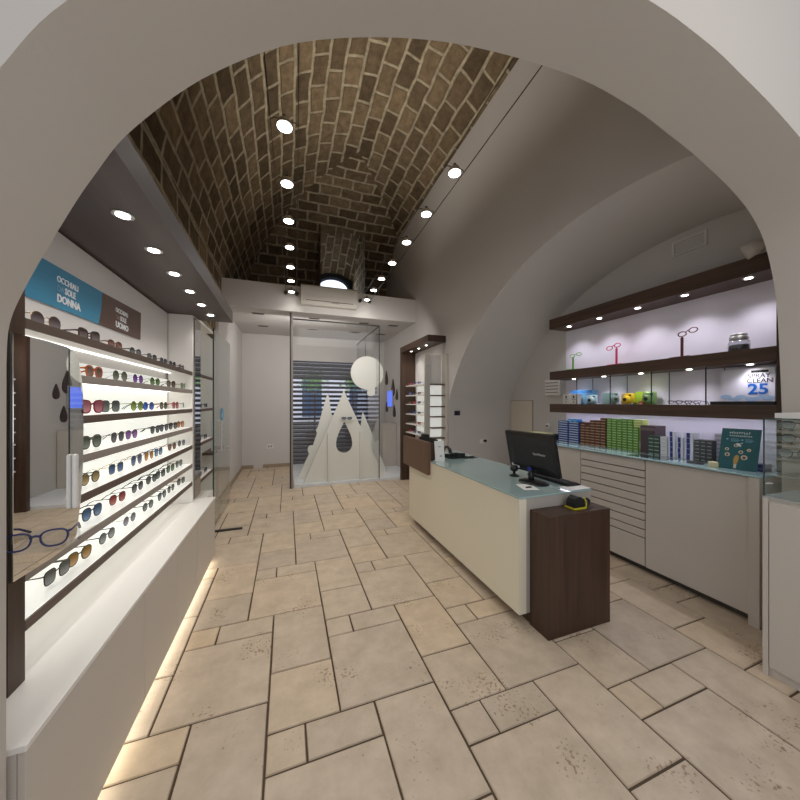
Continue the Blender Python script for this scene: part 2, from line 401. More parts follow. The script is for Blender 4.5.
# ---- brick vault with hipped far end and a window shaft
VX, VA, VZ, VB = 1.15, 2.18, 3.1, 2.64
EY, EA, EZ, EB = 5.3, 2.75, 3.2, 2.54
def fx(x): return VZ+VB*math.sqrt(max(0, 1-((x-VX)/VA)**2))
def fy(y): return VZ+VB if y <= EY else EZ+EB*math.sqrt(max(0, 1-((y-EY)/EA)**2))
def hip(x):
    z = fx(x); return min(7.98, EY+EA*math.sqrt(max(0, 1-((z-EZ)/EB)**2))) if z > EZ else 7.98
def vault():
    mb = MB(); bm = mb.bm; uvl = bm.loops.layers.uv.new('UVMap')
    xs = sorted(set([round(VX-VA*math.cos(PI*(k/56))*.9999, 4) for k in range(57)]+[.66, 1.60]))
    xs = [x for x in xs if -1.02 <= x <= 2.42]+[-1.02, 2.42]; xs = sorted(set(xs))
    arc = [0]
    for a, b in zip(xs, xs[1:]): arc.append(arc[-1]+math.hypot(b-a, fx(b)-fx(a)))
    def q(P, U):
        f = mb.face([bm.verts.new(p) for p in P])
        if f:
            f.smooth = True
            for l, u in zip(f.loops, U): l[uvl].uv = u
    N = 26
    for i in range(len(xs)-1):
        a, b = xs[i], xs[i+1]; ha, hb = hip(a), hip(b)
        for k in range(N):
            ya0, ya1 = 1.0+(ha-1.0)*k/N, 1.0+(ha-1.0)*(k+1)/N; yb0, yb1 = 1.0+(hb-1.0)*k/N, 1.0+(hb-1.0)*(k+1)/N
            q([(a, ya0, fx(a)), (b, yb0, fx(b)), (b, yb1, fx(b)), (a, ya1, fx(a))], [(ya0, arc[i]), (yb0, arc[i+1]), (yb1, arc[i+1]), (ya1, arc[i])])
        n = 24
        for k in range(n):
            s0, s1 = k/n, (k+1)/n
            P = []; U = []
            for x, h, s in ((a, ha, s0), (b, hb, s0), (b, hb, s1), (a, ha, s1)):
                y = h+(7.98-h)*s; z = min(fy(y), fx(x)) if s else fx(x); P.append((x, y, z)); U.append((x+20, y*.9-z*.6+.05))
            cx, cyy = (a+b)/2, sum(p[1] for p in P)/4
            if .66 < cx < 1.60 and cyy > 7.0: continue
            q(P, U)
    for k in range(20):
        a, b = 1.0+.35*k, 1.35+.35*k; q([(-1.02, a, 2.4), (-1.02, b, 2.4), (-1.02, b, fx(-1.02)), (-1.02, a, fx(-1.02))], [(a, -1.0), (b, -1.0), (b, 0), (a, 0)])
        q([(-.995, a, 2.4), (-.995, b, 2.4), (-.995, b, fx(-.995)), (-.995, a, fx(-.995))], [(a, -1.0), (b, -1.0), (b, .04), (a, .04)])
    # window shaft
    def sz(x, y): return 5.08-(y-7.0)*.26-.16*((x-1.13)/.47)**2
    for k in range(10):
        a, b = .66+.094*k, .66+.094*(k+1)
        q([(a, 6.85, 5.32), (b, 6.85, 5.32), (b, 8.3, sz(b, 8.3)), (a, 8.3, sz(a, 8.3))], [(6.9+40, a*1.3), (6.9+40, b*1.3), (8.3+40, b*1.3), (8.3+40, a*1.3)])
    for x in (.66, 1.60):
        q([(x, 6.8, 3.4), (x, 8.3, 3.4), (x, 8.3, 5.0), (x, 6.8, 5.25)], [(6.8, 60+3.4), (8.3, 60+3.4), (8.3, 65), (6.8, 65.25)])
    q([(.66, 8.3, 3.4), (1.60, 8.3, 3.4), (1.60, 8.3, 5.2), (.66, 8.3, 5.2)], [(.66+30, 3.4), (1.6+30, 3.4), (1.6+30, 5.2), (.66+30, 5.2)])
    bmesh.ops.remove_doubles(bm, verts=bm.verts, dist=1e-5)
    return struct(mb.build('ceiling', M['brick'], fix=False))
vault()
# high arched window
def arc_pts(cx, cz, w, h, r, n=14):
    return [(cx-w/2, cz), (cx+w/2, cz)]+[(cx+w/2*math.cos(PI*k/n), cz+h+r*math.sin(PI*k/n)) for k in range(n+1)]
w = bpy.data.objects.new('window_1', None); COL.objects.link(w); w.location = (1.12, 8.25, 3.95); struct(w)
xz = lambda y0: (lambda a, b, t: (a, y0+t, b))
shape2d('frame', [[(.66, 3.9), (1.6, 3.9), (1.6, 4.95), (.66, 4.95)], arc_pts(1.12, 4.0, .80, .42, .27)], .06, xz(8.22), M['frame_d'], w)
shape2d('inner_frame', [arc_pts(1.12, 4.0, .80, .42, .27), arc_pts(1.12, 4.04, .73, .36, .24)], .04, xz(8.25), mat('pale_blue_frame', rgb(120, 136, 165), .6), w)
shape2d('pane', [arc_pts(1.12, 4.02, .78, .40, .25)], .008, xz(8.27), M['skyglass'], w)

# ================================================================== LAMPS
def downlight(parent, x, y, z, r=.036, energy=6, spot=110, em='lamp', ring='steel', col=(1, .96, .92)):
    t = MB().lathe([(r*1.45, z-.004), (r*1.45, z), (r*.9, z), (r*.9, z-.004)], (x, y, 0), 20).build('downlight_ring', M[ring], parent)
    MB().lathe([(r*.92, z-.006), (r*.92, z-.003)], (x, y, 0), 20).build('bulb', M[em], t)
    if energy: light('spot', 'SPOT', (x, y, z-.02), energy, parent, .03, spot, .8, col)
    return t
def cable_lamp(x, y, label, group):
    z = 3.35
    t = thing('cable_lamp', (x, y, z), label, 'lamp', group)
    MB().lathe([(.014, z+.05), (.035, z+.045), (.052, z+.022), (.058, z+.002), (.058, z), (.05, z)], (x, y, 0), 24).build('reflector', M['steel'], t, smooth=True)
    MB().lathe([(.047, z-.003), (.047, z+.0005)], (x, y, 0), 24).build('bulb', M['lamp'], t)
    mb = MB()
    for s in (-1, 1): mb.tube([(x+s*.02, y, z+.045), (x+s*.07, y, z+.045), (x+s*.082, y, z+.03)], .0035, 6)
    mb.lathe([(.012, z+.045), (.012, z+.075)], (x, y, 0), 10)
    mb.build('bracket', M['steeld'], t)
    light('spot', 'SPOT', (x, y, z-.02), 13 if y < 5.4 else 3, t, .05, 125, .7, (1, .96, .91))
for row, xr, ys in (('left', .035, (2.27, 2.86, 3.44, 4.02, 4.6, 5.12, 5.62)), ('right', 1.325, (2.27, 2.86, 3.44, 4.02, 4.58, 5.09, 5.6))):
    for k, y in enumerate(ys[::-1]):
        cable_lamp(xr+.07*((y-2.86)/2.76-.5), y, 'small round spotlight on the %s pair of ceiling cables, %s from the far header' % (row, ORD[k]), 'cable lamps under the vault')
    for s, nm in ((-1, 'left'), (1, 'right')):
        c = MB().tube([(xr+s*.0885-.08, 1.1, 3.38), (xr+s*.0885+.035, 5.75, 3.38)], .0035, 6)
        c.lathe([(.03, 0), (.03, .055)], (xr+s*.0885+.035, 5.745, 3.38), 14, 'Y')
        tag(c.build('lamp_cable', M['steeld']), 'thin taut ceiling wire, %s one of the %s lamp row, ending in a black disc' % (nm, row), 'cable', 'lamp cables under the vault')

# ================================================================== LEFT DISPLAY
lw = thing('wooden_canopy', (-.78, 2.4, 2.29), 'long grey-brown wooden canopy with spotlights above the left sunglasses wall', 'canopy')
B('board', M['woodl'], lw, -1.0, -.508, 1.12, 3.53, 2.29, 2.40)
for y in (1.32, 1.65, 1.978, 2.297, 2.624, 2.952, 3.27): downlight(lw, -.65, y, 2.29, .027, 5, 120)

cab = thing('low_cabinet', (-.82, 2.4, 0), 'long low white cabinet with lit toe strip under the sunglasses shelves', 'cabinet')
B('body', M['cab'], cab, -.995, -.668, 1.12, 3.44, .055, .58)
B('top', M['white'], cab, -.998, -.645, 1.115, 3.46, .582, .6, .002)
B('end_panel', M['cab'], cab, -.99, -.65, 3.442, 3.46, .05, .581)
for a, b in ((1.12, 1.87), (1.87, 2.35), (2.35, 2.83), (2.83, 3.44)):
    B('door', M['cab'], cab, -.667, -.65, a+.002, b-.002, .055, .578, .0015)
B('light_strip', M['ledw'], cab, -.70, -.675, 1.15, 3.42, .035, .054)
B('toe_kick', M['white'], cab, -.97, -.78, 1.15, 3.40, 0, .055)

unit = thing('sunglasses_display', (-.9, 2.35, .6), 'tall backlit white wall display with seven shelves of sunglasses on the left', 'display shelf')
B('back_panel', M['lit'], unit, -.998, -.985, 1.39, 3.30, .62, 1.70)
B('upper_panel', M['whitewall'], unit, -.998, -.985, 1.39, 3.30, 1.785, 2.28)
B('end_panel', M['white'], unit, -.985, -.80, 3.315, 3.345, .601, 2.285, .001)
B('side_panel', M['wood'], unit, -.995, -.80, 1.31, 1.378, .601, 2.285)
SH = [(1.775, 'shelfb'), (1.613, 'shelfg'), (1.445, 'shelfb'), (1.281, 'shelfg'), (1.117, 'shelfb'), (.951, 'shelfg'), (.790, 'shelfb')]
for k, (z, e) in enumerate(SH):
    s = B('shelf', M['shelftop'] if k else M['whitewall'], unit, -.984, -.808, 1.38, 3.314, z-.012, z)
    B('edge_strip', M[e], s, -.807, -.80, 1.38, 3.314, z-.033, z)
    B('light_strip', M['led'], s, -.975, -.96, 1.40, 3.30, z-.020, z-.013)
# second bay beyond the mirrored strip
bay = thing('display_bay', (-.9, 3.9, 0), 'white shelf bay with dark shelf edges behind the mirrored strip, left wall', 'display shelf')
B('back_panel', M['white'], bay, -.998, -.985, 3.61, 4.16, .0, 2.28)
B('mirror_strip', M['mirror_d'], bay, -.812, -.80, 3.40, 3.60, .61, 2.28)
B('top_panel', M['white'], bay, -.985, -.80, 3.36, 4.16, 2.286, 2.31)
for z in (1.78, 1.44, 1.104, .74):
    s = B('shelf', M['white'], bay, -.984, -.808, 3.61, 4.155, z-.012, z)
    B('edge_strip', M['woodh'], s, -.807, -.80, 3.61, 4.155, z-.03, z)
B('base', M['white'], bay, -.985, -.80, 3.47, 4.155, 0, .5)

# glass door standing open along the wall
gd = thing('glass_door', (-.8, 4.9, 0), 'open clear glass door with long steel handle and round blue sticker, left wall', 'door')
B('pane', M['glassg'], gd, -.805, -.797, 4.19, 5.30, .03, 2.36)
B('edge_strip', M['gedge'], gd, -.808, -.794, 4.178, 4.19, .03, 2.36)
mb = MB()
for s in (-1, 1):
    mb.tube([(-.80+s*.01, 4.36, 1.28), (-.80+s*.05, 4.36, 1.28), (-.80+s*.05, 4.36, .92), (-.80+s*.01, 4.36, .92)], .010, 8)
mb.build('handle', M['steel'], gd)
B('floor_rail', M['steeld'], gd, -.815, -.50, 4.17, 4.20, .002, .02)
MB().lathe([(.085, -.793), (.085, -.7915)], (0, 4.66, 1.345), 28, 'X').build('sticker', M['blue'], gd)
text('sticker_mark', 'i', .12, lambda a, b, t: (-.7905+t, 4.64+a, 1.31+b), M['txt'], gd)
ws = thing('wall_shelf', (-.9, 4.9, .84), 'short dark wall shelf seen through the open glass door', 'shelf')
B('board', M['woodh'], ws, -.995, -.86, 4.55, 5.25, .84, .87)

# signs
yz = lambda x0: (lambda a, b, t: (x0+t, a, b))
sgn = thing('wall_sign', (-.98, 2.0, 1.93), 'blue and white wall sign reading OCCHIALI DA SOLE DONNA', 'sign')
e = [(2.205, 1.933), (2.222, 1.985), (2.235, 2.04), (2.242, 2.119)]
shape2d('panel', [[(1.68, 1.925)]+e+[(1.68, 2.112)]], .006, yz(-.98), M['blue'], sgn)
sg2 = thing('wall_sign', (-.98, 2.55, 1.93), 'brown and white wall sign reading OCCHIALI DA SOLE UOMO', 'sign')
shape2d('panel', [[(2.735, 1.945), (2.745, 2.135)]+[(p[0]+.001, p[1]) for p in e[::-1]]], .006, yz(-.98), M['brown'], sg2)
for (y, zz, s, p, dm, word) in ((1.865, 2.047, .0425, sgn, 'txtg', 'DONNA'), (2.385, 2.05, .043, sg2, 'txtt', 'UOMO')):
    f = lambda dy, z: (lambda a, b, t: (-.975+t, y+dy+a, z+b))
    text('lettering', 'OCCHIALI', s*.92, f(0, zz), M['txt'], p, bold=.0004, sx=.86)
    text('lettering', 'DA', s*.92, f(0, zz-.042), M[dm], p, sx=.9)
    text('lettering', 'SOLE', s*.98, f(s*1.3, zz-.042), M['txt'], p, bold=.001, sx=.82)
    text('lettering', word, s*1.15, f(0, zz-.090), M['txt'], p, bold=.0014, sx=.92 if word == 'DONNA' else 1.05)

# mirror near the arch
mir = thing('tilting_mirror', (-.67, 1.25, 1.02), 'frameless mirror with rounded corner hung beside the wooden side panel', 'mirror')
mir.rotation_euler.z = -.006
op = [(1.115, 1.031), (1.25, 1.028), (1.355, 1.033), (1.376, 1.05)]+[(1.385, 1.09), (1.398, 1.15), (1.408, 1.22), (1.414, 1.30), (1.416, 1.40), (1.414, 1.50), (1.410, 1.56), (1.40, 1.61), (1.388, 1.645), (1.368, 1.668), (1.335, 1.68), (1.25, 1.683), (1.115, 1.683)]
shape2d('backing', [[(a, b) for a, b in op]], .006, yz(-.676), M['steeld'], mir)
shape2d('mirror_glass', [[(1.115+(a-1.115)*.992, 1.355+(b-1.355)*.993) for a, b in op]], .003, yz(-.6705), M['mirror'], mir)
MB().tube([(-.68, 1.34, 1.36), (-.74, 1.345, 1.36), (-.80, 1.345, 1.36)], .012, 8).build('arm', M['steel'], mir)
MB().box(-.669, -.655, 1.345, 1.363, 1.15, 1.33, .006).build('handle', M['white'], mir)  # added white bar standing in for a pale reflection in the mirror
B('ledge', M['glass'], mir, -.668, -.57, 1.115, 1.30, 1.10, 1.104)

# ================================================================== EYEWEAR
def lens_outline(kind, w, h, n=22):
    P = []
    for k in range(n):
        a = 2*PI*k/n; c, s = math.cos(a), math.sin(a)
        if kind == 'round': x, z = c, s
        elif kind == 'square':
            x = math.copysign(abs(c)**.55, c); z = math.copysign(abs(s)**.6, s); x *= 1+.06*z
        elif kind == 'aviator':
            x = math.copysign(abs(c)**.8, c); z = math.copysign(abs(s)**.85, s); x *= (1+.16*z); z = z*(1 if z > 0 else 1.1)
            if z < 0: x += .12*z
        elif kind == 'cat':
            x = math.copysign(abs(c)**.8, c); z = math.copysign(abs(s)**.75, s); z += .22*max(0, -x)*(z > 0); x *= 1+.08*z
        else:
            x = math.copysign(abs(c)**.75, c); z = math.copysign(abs(s)**.85, s); x *= 1+.1*z
        P.append((x*w/2, z*h/2))
    return P
_em = {}
def cm(kind, col):
    k = (kind, col)
    if k not in _em:
        if kind == 'f': _em[k] = mat('eyewear_frame', rgb(*col), .25)
        elif kind == 'm': _em[k] = mat('eyewear_metal', rgb(*col), .25, .8)
        else: _em[k] = tinted('eyewear_lens', rgb(*[int(q*.85) for q in col]), .93)
    return _em[k]
def eyewear(loc, rz, label, group, kind='round', fcol=(30, 28, 28), lcol=(70, 75, 75), thick=.0035, lw=.052, lh=.044, metal=False, clear=False, small=False, cat='sunglasses', nm='sunglasses', td=1.0):
    t = thing(nm, loc, label, cat, group, rz)
    fm = cm('m' if metal else 'f', fcol)
    out = lens_outline(kind, lw, lh, 14 if small else 22)
    zc = lh/2*1.08+.004; dx = lw/2+.009
    mb = MB()
    for s in (-1, 1):
        pts = [(-.10*abs(a*s+dx)**2*4, s*(dx+a*1), zc+b) for a, b in [(-q[0], q[1]) for q in out]]
        mb.tube(pts, thick*.62, 5 if small else 6, closed=True)
    zb = zc+lh*.18
    mb.tube([(0, -.011, zb), (.003, 0, zb+.004), (0, .011, zb)], thick*.75, 6)
    if kind == 'aviator': mb.tube([(0, -.012, zb+.009), (0, .012, zb+.009)], thick*.5, 6)
    fr = mb.build('frame', fm, t, world=False, smooth=True)
    if not clear:
        for s in (-1, 1):
            MB().prism([(s*(dx)+a*s, zc+b) for a, b in [(-q[0]*.97, q[1]*.97) for q in out]], .0012, lambda a, b, d: (-.4*max(0, abs(a))**2*.25-d, a, b)).build('lens', cm('l', lcol), t, world=False)
    zt = zc+lh*.26; ye = dx+lw/2
    for s in (-1, 1):
        MB().tube([(-.002, s*ye*.99, zt), (-.012, s*(ye+.004), zt), (-.085*td, s*(ye+.002), zt-.004), (-.112*td, s*(ye-.004), zt-.014), (-.14*td, s*(ye-.008), zt-.034)], [thick*.9, thick*.7, thick*.6, thick*.75, thick*.9], 6).build('temple', fm, t, world=False, smooth=True)
    return t
def row(z, shelf, items, X=-.862):
    for k, it in enumerate(items):
        u, desc, kind, fc, lc = it[:5]; kw = it[5] if len(it) > 5 else {}
        y = yat(u, X)+.004; kw = dict(kw); q = .9 if shelf == 'top' else 1; kw['lw'] = kw.get('lw', .052)*1.08*q; kw['lh'] = kw.get('lh', .044)*1.16*q; kw['td'] = .8
        eyewear((X, y, z+.0005), random.uniform(-.16, -.02), '%s, %s on the %s left shelf' % (desc, ORD[k], shelf), 'sunglasses on the left display', kind, fc, lc, **kw)
BK = (32, 30, 32); TO = (92, 58, 34); GO = (170, 140, 80); SI = (150, 150, 150)
m_ = dict(metal=True, thick=.0022)
row(1.775, 'top', [
 (46, 'large round brown-grey sunglasses with thin gold rims', 'round', GO, (92, 76, 78), dict(metal=True, thick=.002, lw=.058, lh=.052)),
 (89, 'dark tortoiseshell butterfly sunglasses', 'cat', (58, 44, 38), (90, 72, 68), dict(thick=.005, lw=.056, lh=.050)),
 (115, 'reddish-brown round sunglasses', 'panto', (100, 60, 42), (120, 70, 52), dict(thick=.004)),
 (135.5, 'dark grey round sunglasses', 'round', BK, (60, 60, 66), {}),
 (152, 'black narrow sunglasses', 'panto', BK, (52, 52, 58), {}),
 (163.5, 'black square sunglasses', 'square', BK, (50, 50, 56), {}),
 (172.5, 'dark brown sunglasses', 'panto', (52, 40, 36), (60, 52, 52), {}),
 (181.5, 'black round sunglasses', 'round', BK, (60, 58, 60), {})])
row(1.613, 'second', [
 (94, 'chunky orange tortoiseshell sunglasses', 'panto', (190, 92, 40), (120, 70, 50), dict(thick=.0065, lw=.05, lh=.044)),
 (120, 'thin round sunglasses with grey-green lenses', 'round', SI, (112, 122, 88), dict(metal=True, thick=.0018, lw=.05, lh=.046)),
 (138, 'small purple mirrored round sunglasses', 'round', (120, 70, 170), (140, 50, 190), dict(thick=.002)),
 (155, 'green mirrored sunglasses with a brown frame', 'round', (96, 110, 40), (90, 140, 40), dict(thick=.003)),
 (171, 'brown tortoiseshell round sunglasses', 'panto', TO, (110, 90, 60), dict(thick=.004)),
 (183.5, 'bright green mirrored sunglasses with brown temples', 'square', (90, 70, 40), (80, 150, 50), dict(thick=.003))])
row(1.445, 'third', [
 (92, 'large wine-red sunglasses with pink gradient lenses', 'cat', (140, 30, 60), (205, 110, 125), dict(thick=.0055, lw=.056, lh=.05)),
 (110.5, 'grey-green gradient square sunglasses', 'square', (70, 76, 74), (110, 118, 112), dict(thick=.003, lw=.054, lh=.05)),
 (137, 'lime-yellow mirrored round sunglasses', 'round', (110, 130, 30), (150, 175, 40), dict(thick=.003, lw=.05, lh=.048)),
 (148.5, 'bright blue mirrored sunglasses', 'round', (40, 70, 150), (30, 100, 210), dict(thick=.003)),
 (163.5, 'olive tortoiseshell sunglasses', 'panto', (90, 80, 40), (100, 110, 70), dict(thick=.004)),
 (175.5, 'red rimmed sunglasses', 'square', (180, 30, 40), (190, 120, 110), dict(thick=.004)),
 (186, 'dark green thin sunglasses', 'round', (40, 70, 50), (90, 110, 90), m_)])
row(1.281, 'fourth', [
 (91, 'large grey-green tortoiseshell sunglasses', 'panto', (92, 96, 84), (120, 132, 112), dict(thick=.005, lw=.055, lh=.05)),
 (117.5, 'dark smoke thin-rimmed sunglasses', 'panto', (90, 88, 84), (88, 84, 88), dict(metal=True, thick=.002, lw=.05, lh=.046)),
 (131.5, 'purple mirrored sunglasses with dark temples', 'panto', (90, 60, 90), (160, 90, 190), dict(thick=.003)),
 (155, 'grey gradient sunglasses', 'panto', BK, (80, 86, 100), {}),
 (164, 'dark blue-grey sunglasses', 'panto', (40, 40, 60), (76, 80, 100), {}),
 (173, 'dark smoke square sunglasses', 'square', BK, (70, 70, 76), {}),
 (180.5, 'orange mirrored sunglasses', 'panto', (110, 60, 20), (215, 130, 30), {})])
row(1.117, 'fifth', [
 (90, 'black round sunglasses with yellow gradient lenses', 'round', BK, (190, 160, 90), dict(thick=.004)),
 (116, 'blue mirrored square sunglasses with yellow temple tips', 'square', (170, 160, 90), (50, 100, 165), dict(metal=True, thick=.002)),
 (136.5, 'blue gradient aviator sunglasses', 'aviator', SI, (100, 125, 170), dict(metal=True, thick=.002, lh=.05)),
 (149, 'amber mirrored sunglasses', 'aviator', (140, 90, 40), (220, 150, 40), m_),
 (158.5, 'light blue mirrored sunglasses with navy frame', 'square', (50, 70, 110), (130, 170, 205), dict(thick=.004)),
 (172, 'rose-brown sunglasses', 'panto', (120, 80, 64), (150, 112, 100), dict(thick=.003)),
 (181.5, 'small grey gradient sunglasses', 'round', SI, (100, 110, 120), m_),
 (188, 'black folded-back sunglasses', 'panto', BK, (80, 80, 84), {})])
row(.951, 'sixth', [
 (92, 'navy sunglasses with blue gradient lenses', 'panto', (34, 40, 62), (60, 120, 170), dict(thick=.004, lw=.054, lh=.048)),
 (117.5, 'red gradient sunglasses with dark temples', 'panto', (60, 40, 36), (185, 60, 55), dict(thick=.003)),
 (137.5, 'smoke gradient sunglasses with brown temples', 'panto', (62, 50, 40), (72, 74, 90), dict(thick=.003)),
 (151.5, 'black round sunglasses', 'panto', BK, (72, 84, 80), {}),
 (160.5, 'black square sunglasses with teal lenses', 'square', BK, (64, 84, 84), {}),
 (170.5, 'dark sunglasses with green lenses', 'square', BK, (90, 130, 84), {}),
 (179, 'brown sunglasses with grey lenses', 'square', (70, 54, 44), (100, 116, 120), {})])
row(.790, 'bottom', [
 (57, 'black square sunglasses with grey lenses', 'square', (40, 42, 42), (118, 122, 116), dict(thick=.0035, lw=.054, lh=.047)),
 (79.5, 'tortoiseshell sunglasses with amber gradient lenses', 'panto', (70, 66, 44), (200, 150, 60), dict(thick=.004, lw=.053, lh=.047)),
 (107, 'black round sunglasses with grey lenses', 'round', (36, 36, 40), (140, 146, 146), dict(thick=.0035)),
 (129.5, 'thin round sunglasses with lilac-grey lenses', 'round', SI, (150, 150, 168), dict(metal=True, thick=.002)),
 (148, 'black round sunglasses with teal-grey lenses', 'round', BK, (110, 124, 124), {}),
 (162, 'black aviator sunglasses with slate lenses', 'aviator', BK, (90, 110, 120), {}),
 (171, 'black sunglasses with slate gradient lenses', 'panto', BK, (84, 100, 106), {}),
 (181, 'brown browline sunglasses', 'square', (110, 76, 50), (90, 110, 116), {})])
eyewear((-.632, 1.125, 1.1045), -1.35, 'dark blue spectacles resting on the clear ledge of the mirror', None, 'panto', (36, 44, 92), (60, 60, 120), thick=.004, clear=True, cat='spectacles', nm='spectacles')
for k, (z, y) in enumerate(((1.44, 3.75), (1.44, 3.98), (1.104, 3.72), (1.104, 3.97), (.74, 3.74), (.74, 3.98))):
    eyewear((-.835, y, z+.0005), 0, 'dark sunglasses in the far bay, %s board up, %s one' % (ORD[2-(k//2)], ('near', 'far')[k % 2]), 'sunglasses in the far bay', ('panto', 'square')[k % 2], BK, (50, 60, 110), small=True)

# ================================================================== RECEPTION DESK
dk = thing('reception_desk', (1.8, 2.7, 0), 'long cream reception desk with teal glass top and raised brown panel', 'desk')
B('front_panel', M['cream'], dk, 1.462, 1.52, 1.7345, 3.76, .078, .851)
B('end_panel', mat('desk_end_shaded', rgb(172, 164, 154), .45), dk, 1.5205, 2.105, 1.735, 1.784, .078, .851, .001)  # darker than the other end panel: its shade is put into the colour
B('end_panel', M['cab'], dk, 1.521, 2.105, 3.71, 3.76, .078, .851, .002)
B('back_panel', M['cab'], dk, 1.95, 1.98, 1.786, 3.709, .078, .851)
B('bottom_board', M['cab'], dk, 1.521, 1.949, 1.786, 3.709, .078, .1)
B('glass_top', M['teal'], dk, 1.458, 2.11, 1.731, 3.764, .852, .865, .002)
B('plinth', M['wood'], dk, 1.56, 1.95, 1.736, 3.6, 0, .077)
rp_ = B('raised_panel', M['woodm'], dk, 1.425, 1.468, 3.13, 3.886, .715, 1.068, .002)
B('panel_side', M['wood'], rp_, 1.469, 1.52, 3.14, 3.165, .867, 1.055)
col_ = tag(B('wooden_pedestal', M['wood'], None, 1.548, 2.085, 1.57, 1.732, 0, .777, .002), 'dark wood block pedestal standing against the near end of the desk', 'pedestal')

# organiser behind the raised panel
og = thing('desk_organiser', (1.6, 3.5, .865), 'black desk organiser tray behind the raised brown panel', 'organiser')
mb = MB(); mb.box(1.54, 1.61, 3.25, 3.62, .8655, .88)
for a in (1.54, 1.60): mb.box(a, a+.01, 3.25, 3.62, .88, 1.08)
for b in (3.25, 3.43, 3.61): mb.box(1.55, 1.60, b, b+.01, .88, 1.08)
mb.build('tray', M['blackm'], og)
MB().box(1.552, 1.598, 3.45, 3.60, .885, 1.12, .004).build('card_reader', M['black'], og)
# leaflet stand
lf = thing('leaflet_stand', (1.55, 3.11, .865), 'white leaflet stand at the far end of the desk top', 'leaflet stand')
mb = MB(); mb.prism([(-.055, 0), (.055, 0), (.055, .215), (-.055, .215)], .012, lambda a, b, t: (1.56+a, 3.09+.12*b+t, .866+b)); mb.build('sheet', M['paper'], lf)
mb = MB(); mb.box(1.505, 1.615, 3.09, 3.16, .8655, .869); mb.build('foot', M['white'], lf)
mb = MB()
for (a, b, w) in ((0, .05, .03), (.01, .06, .012), (-.01, .15, .03)): mb.prism([(a, b), (a+w, b), (a+w, b+.006), (a, b+.006)], .0006, lambda a, b, t: (1.555+a, 3.0885+.12*b-t, .866+b))
mb.build('printed_marks', M['blackm'], lf)
# telephone
ph = thing('desk_telephone', (1.78, 3.25, .865), 'black desk telephone with handset and coiled cord on the teal top', 'telephone')
MB().prism([(0, 0), (.2, 0), (.2, .035), (.0, .075)], .2, lambda a, b, t: (1.72+t*1.0, 3.18+a, .866+b*.75)).build('phone_body', M['black'], ph)
MB().tube([(1.735, 3.185, .935), (1.735, 3.20, .965), (1.74, 3.26, .99), (1.745, 3.33, .98), (1.75, 3.375, .945), (1.75, 3.385, .925)], [.02, .02, .014, .013, .02, .02], 10).build('handset', M['black'], ph, smooth=True)
MB().tube([(1.76+.05*k/60+.012*math.cos(k*1.3), 3.16+.012*math.sin(k*1.3)-.0006*k, .885+.05*math.sin(PI*k/60)) for k in range(61)], .003, 5).build('cord', M['black'], ph, smooth=True)
mb = MB()
for i in range(3):
    for j in range(4):
        mb.box(1.82+i*.028, 1.84+i*.028, 3.24+j*.027, 3.258+j*.027, .905-.003*j, .915-.003*j)
mb.build('keypad', M['steeld'], ph)
tg = thing('pen_tray', (1.95, 3.2, .865), 'flat black pen tray beside the desk telephone', 'tray')
mb = MB(); mb.box(1.88, 2.06, 3.14, 3.22, .8655, .873, .002); mb.build('tray', M['black'], tg)
MB().tube([(1.90, 3.19, .879), (2.03, 3.17, .879)], .0045, 6).build('pen', M['steeld'], tg)
# monitor: back towards the camera, screen towards the counter
mo = thing('computer_monitor', (1.86, 2.06, .865), 'black flat computer monitor seen from behind on the teal desk top', 'monitor')
tl = math.radians(12)
dirL = Vector((1.86-1.895, 2.30-1.83, 0)).normalized(); nb = Vector((-dirL.y, dirL.x, 0))  # nb points to the back (towards -x)
upv = Vector((0, 0, 1))*math.cos(tl)+nb*math.sin(tl); nn = nb*math.cos(tl)-Vector((0, 0, 1))*math.sin(tl)
O = Vector((1.870, 2.075, 1.095))
def mon(a, b, t): v = O+dirL*a+upv*b+nn*t; return (v.x, v.y, v.z)
def mprism(pts, t0, t1): return MB().prism(pts, t1-t0, lambda a, b, t: mon(a, b, t0+t))
def rrect(w, h, r=.008, n=4, cx=0, cz=0):
    P = []
    for (sx, sz, a0) in ((1, 1, 0), (-1, 1, 90), (-1, -1, 180), (1, -1, 270)):
        for k in range(n+1):
            a = math.radians(a0+90*k/n); P.append((cx+sx*(w/2-r)+r*math.cos(a), cz+sz*(h/2-r)+r*math.sin(a)))
    return P
mprism(rrect(.50, .335), -.012, .016).build('casing', M['black'], mo)
mb = MB(); ins = rrect(.44, .27, .02); bmf = ins
A = [mb.bm.verts.new(mon(a, b, .016)) for a, b in ins]; C2 = [mb.bm.verts.new(mon(a*.72, b*.68-.01, .036)) for a, b in ins]
for k in range(len(A)): mb.face([A[k], A[(k+1) % len(A)], C2[(k+1) % len(A)], C2[k]])
mb.face(C2); mb.build('rear_cover', M['blackm'], mo)
mprism([(p[0], p[1]) for p in rrect(.47, .295, .002)], -.0135, -.0125).build('screen', mat('dark_screen', rgb(14, 16, 22), .1), mo)
mprism(rrect(.085, .035, .002, 2, .185, -.135), .0165, .0175).build('rating_label', M['paper'], mo)
def mt(a0, b0): return lambda a, b, t: mon(a0-a, b0+b, .0175+t)
text('lettering', 'SyncMaster', .026, lambda a, b, t: mon(-.05-a, .0+b, .0375+t), mat('lettering_grey', rgb(190, 190, 192), .5), mo)
text('lettering', 'SAMSUNG', .018, lambda a, b, t: mon(.14-a, .03+b, .0375+t), M['steeld'], mo)
neck = mon(0, -.11, .02)
MB().tube([(1.84, 2.04, .872), (1.835, 2.045, .93), neck], [.024, .018, .022], 10).build('neck', M['black'], mo, smooth=True)
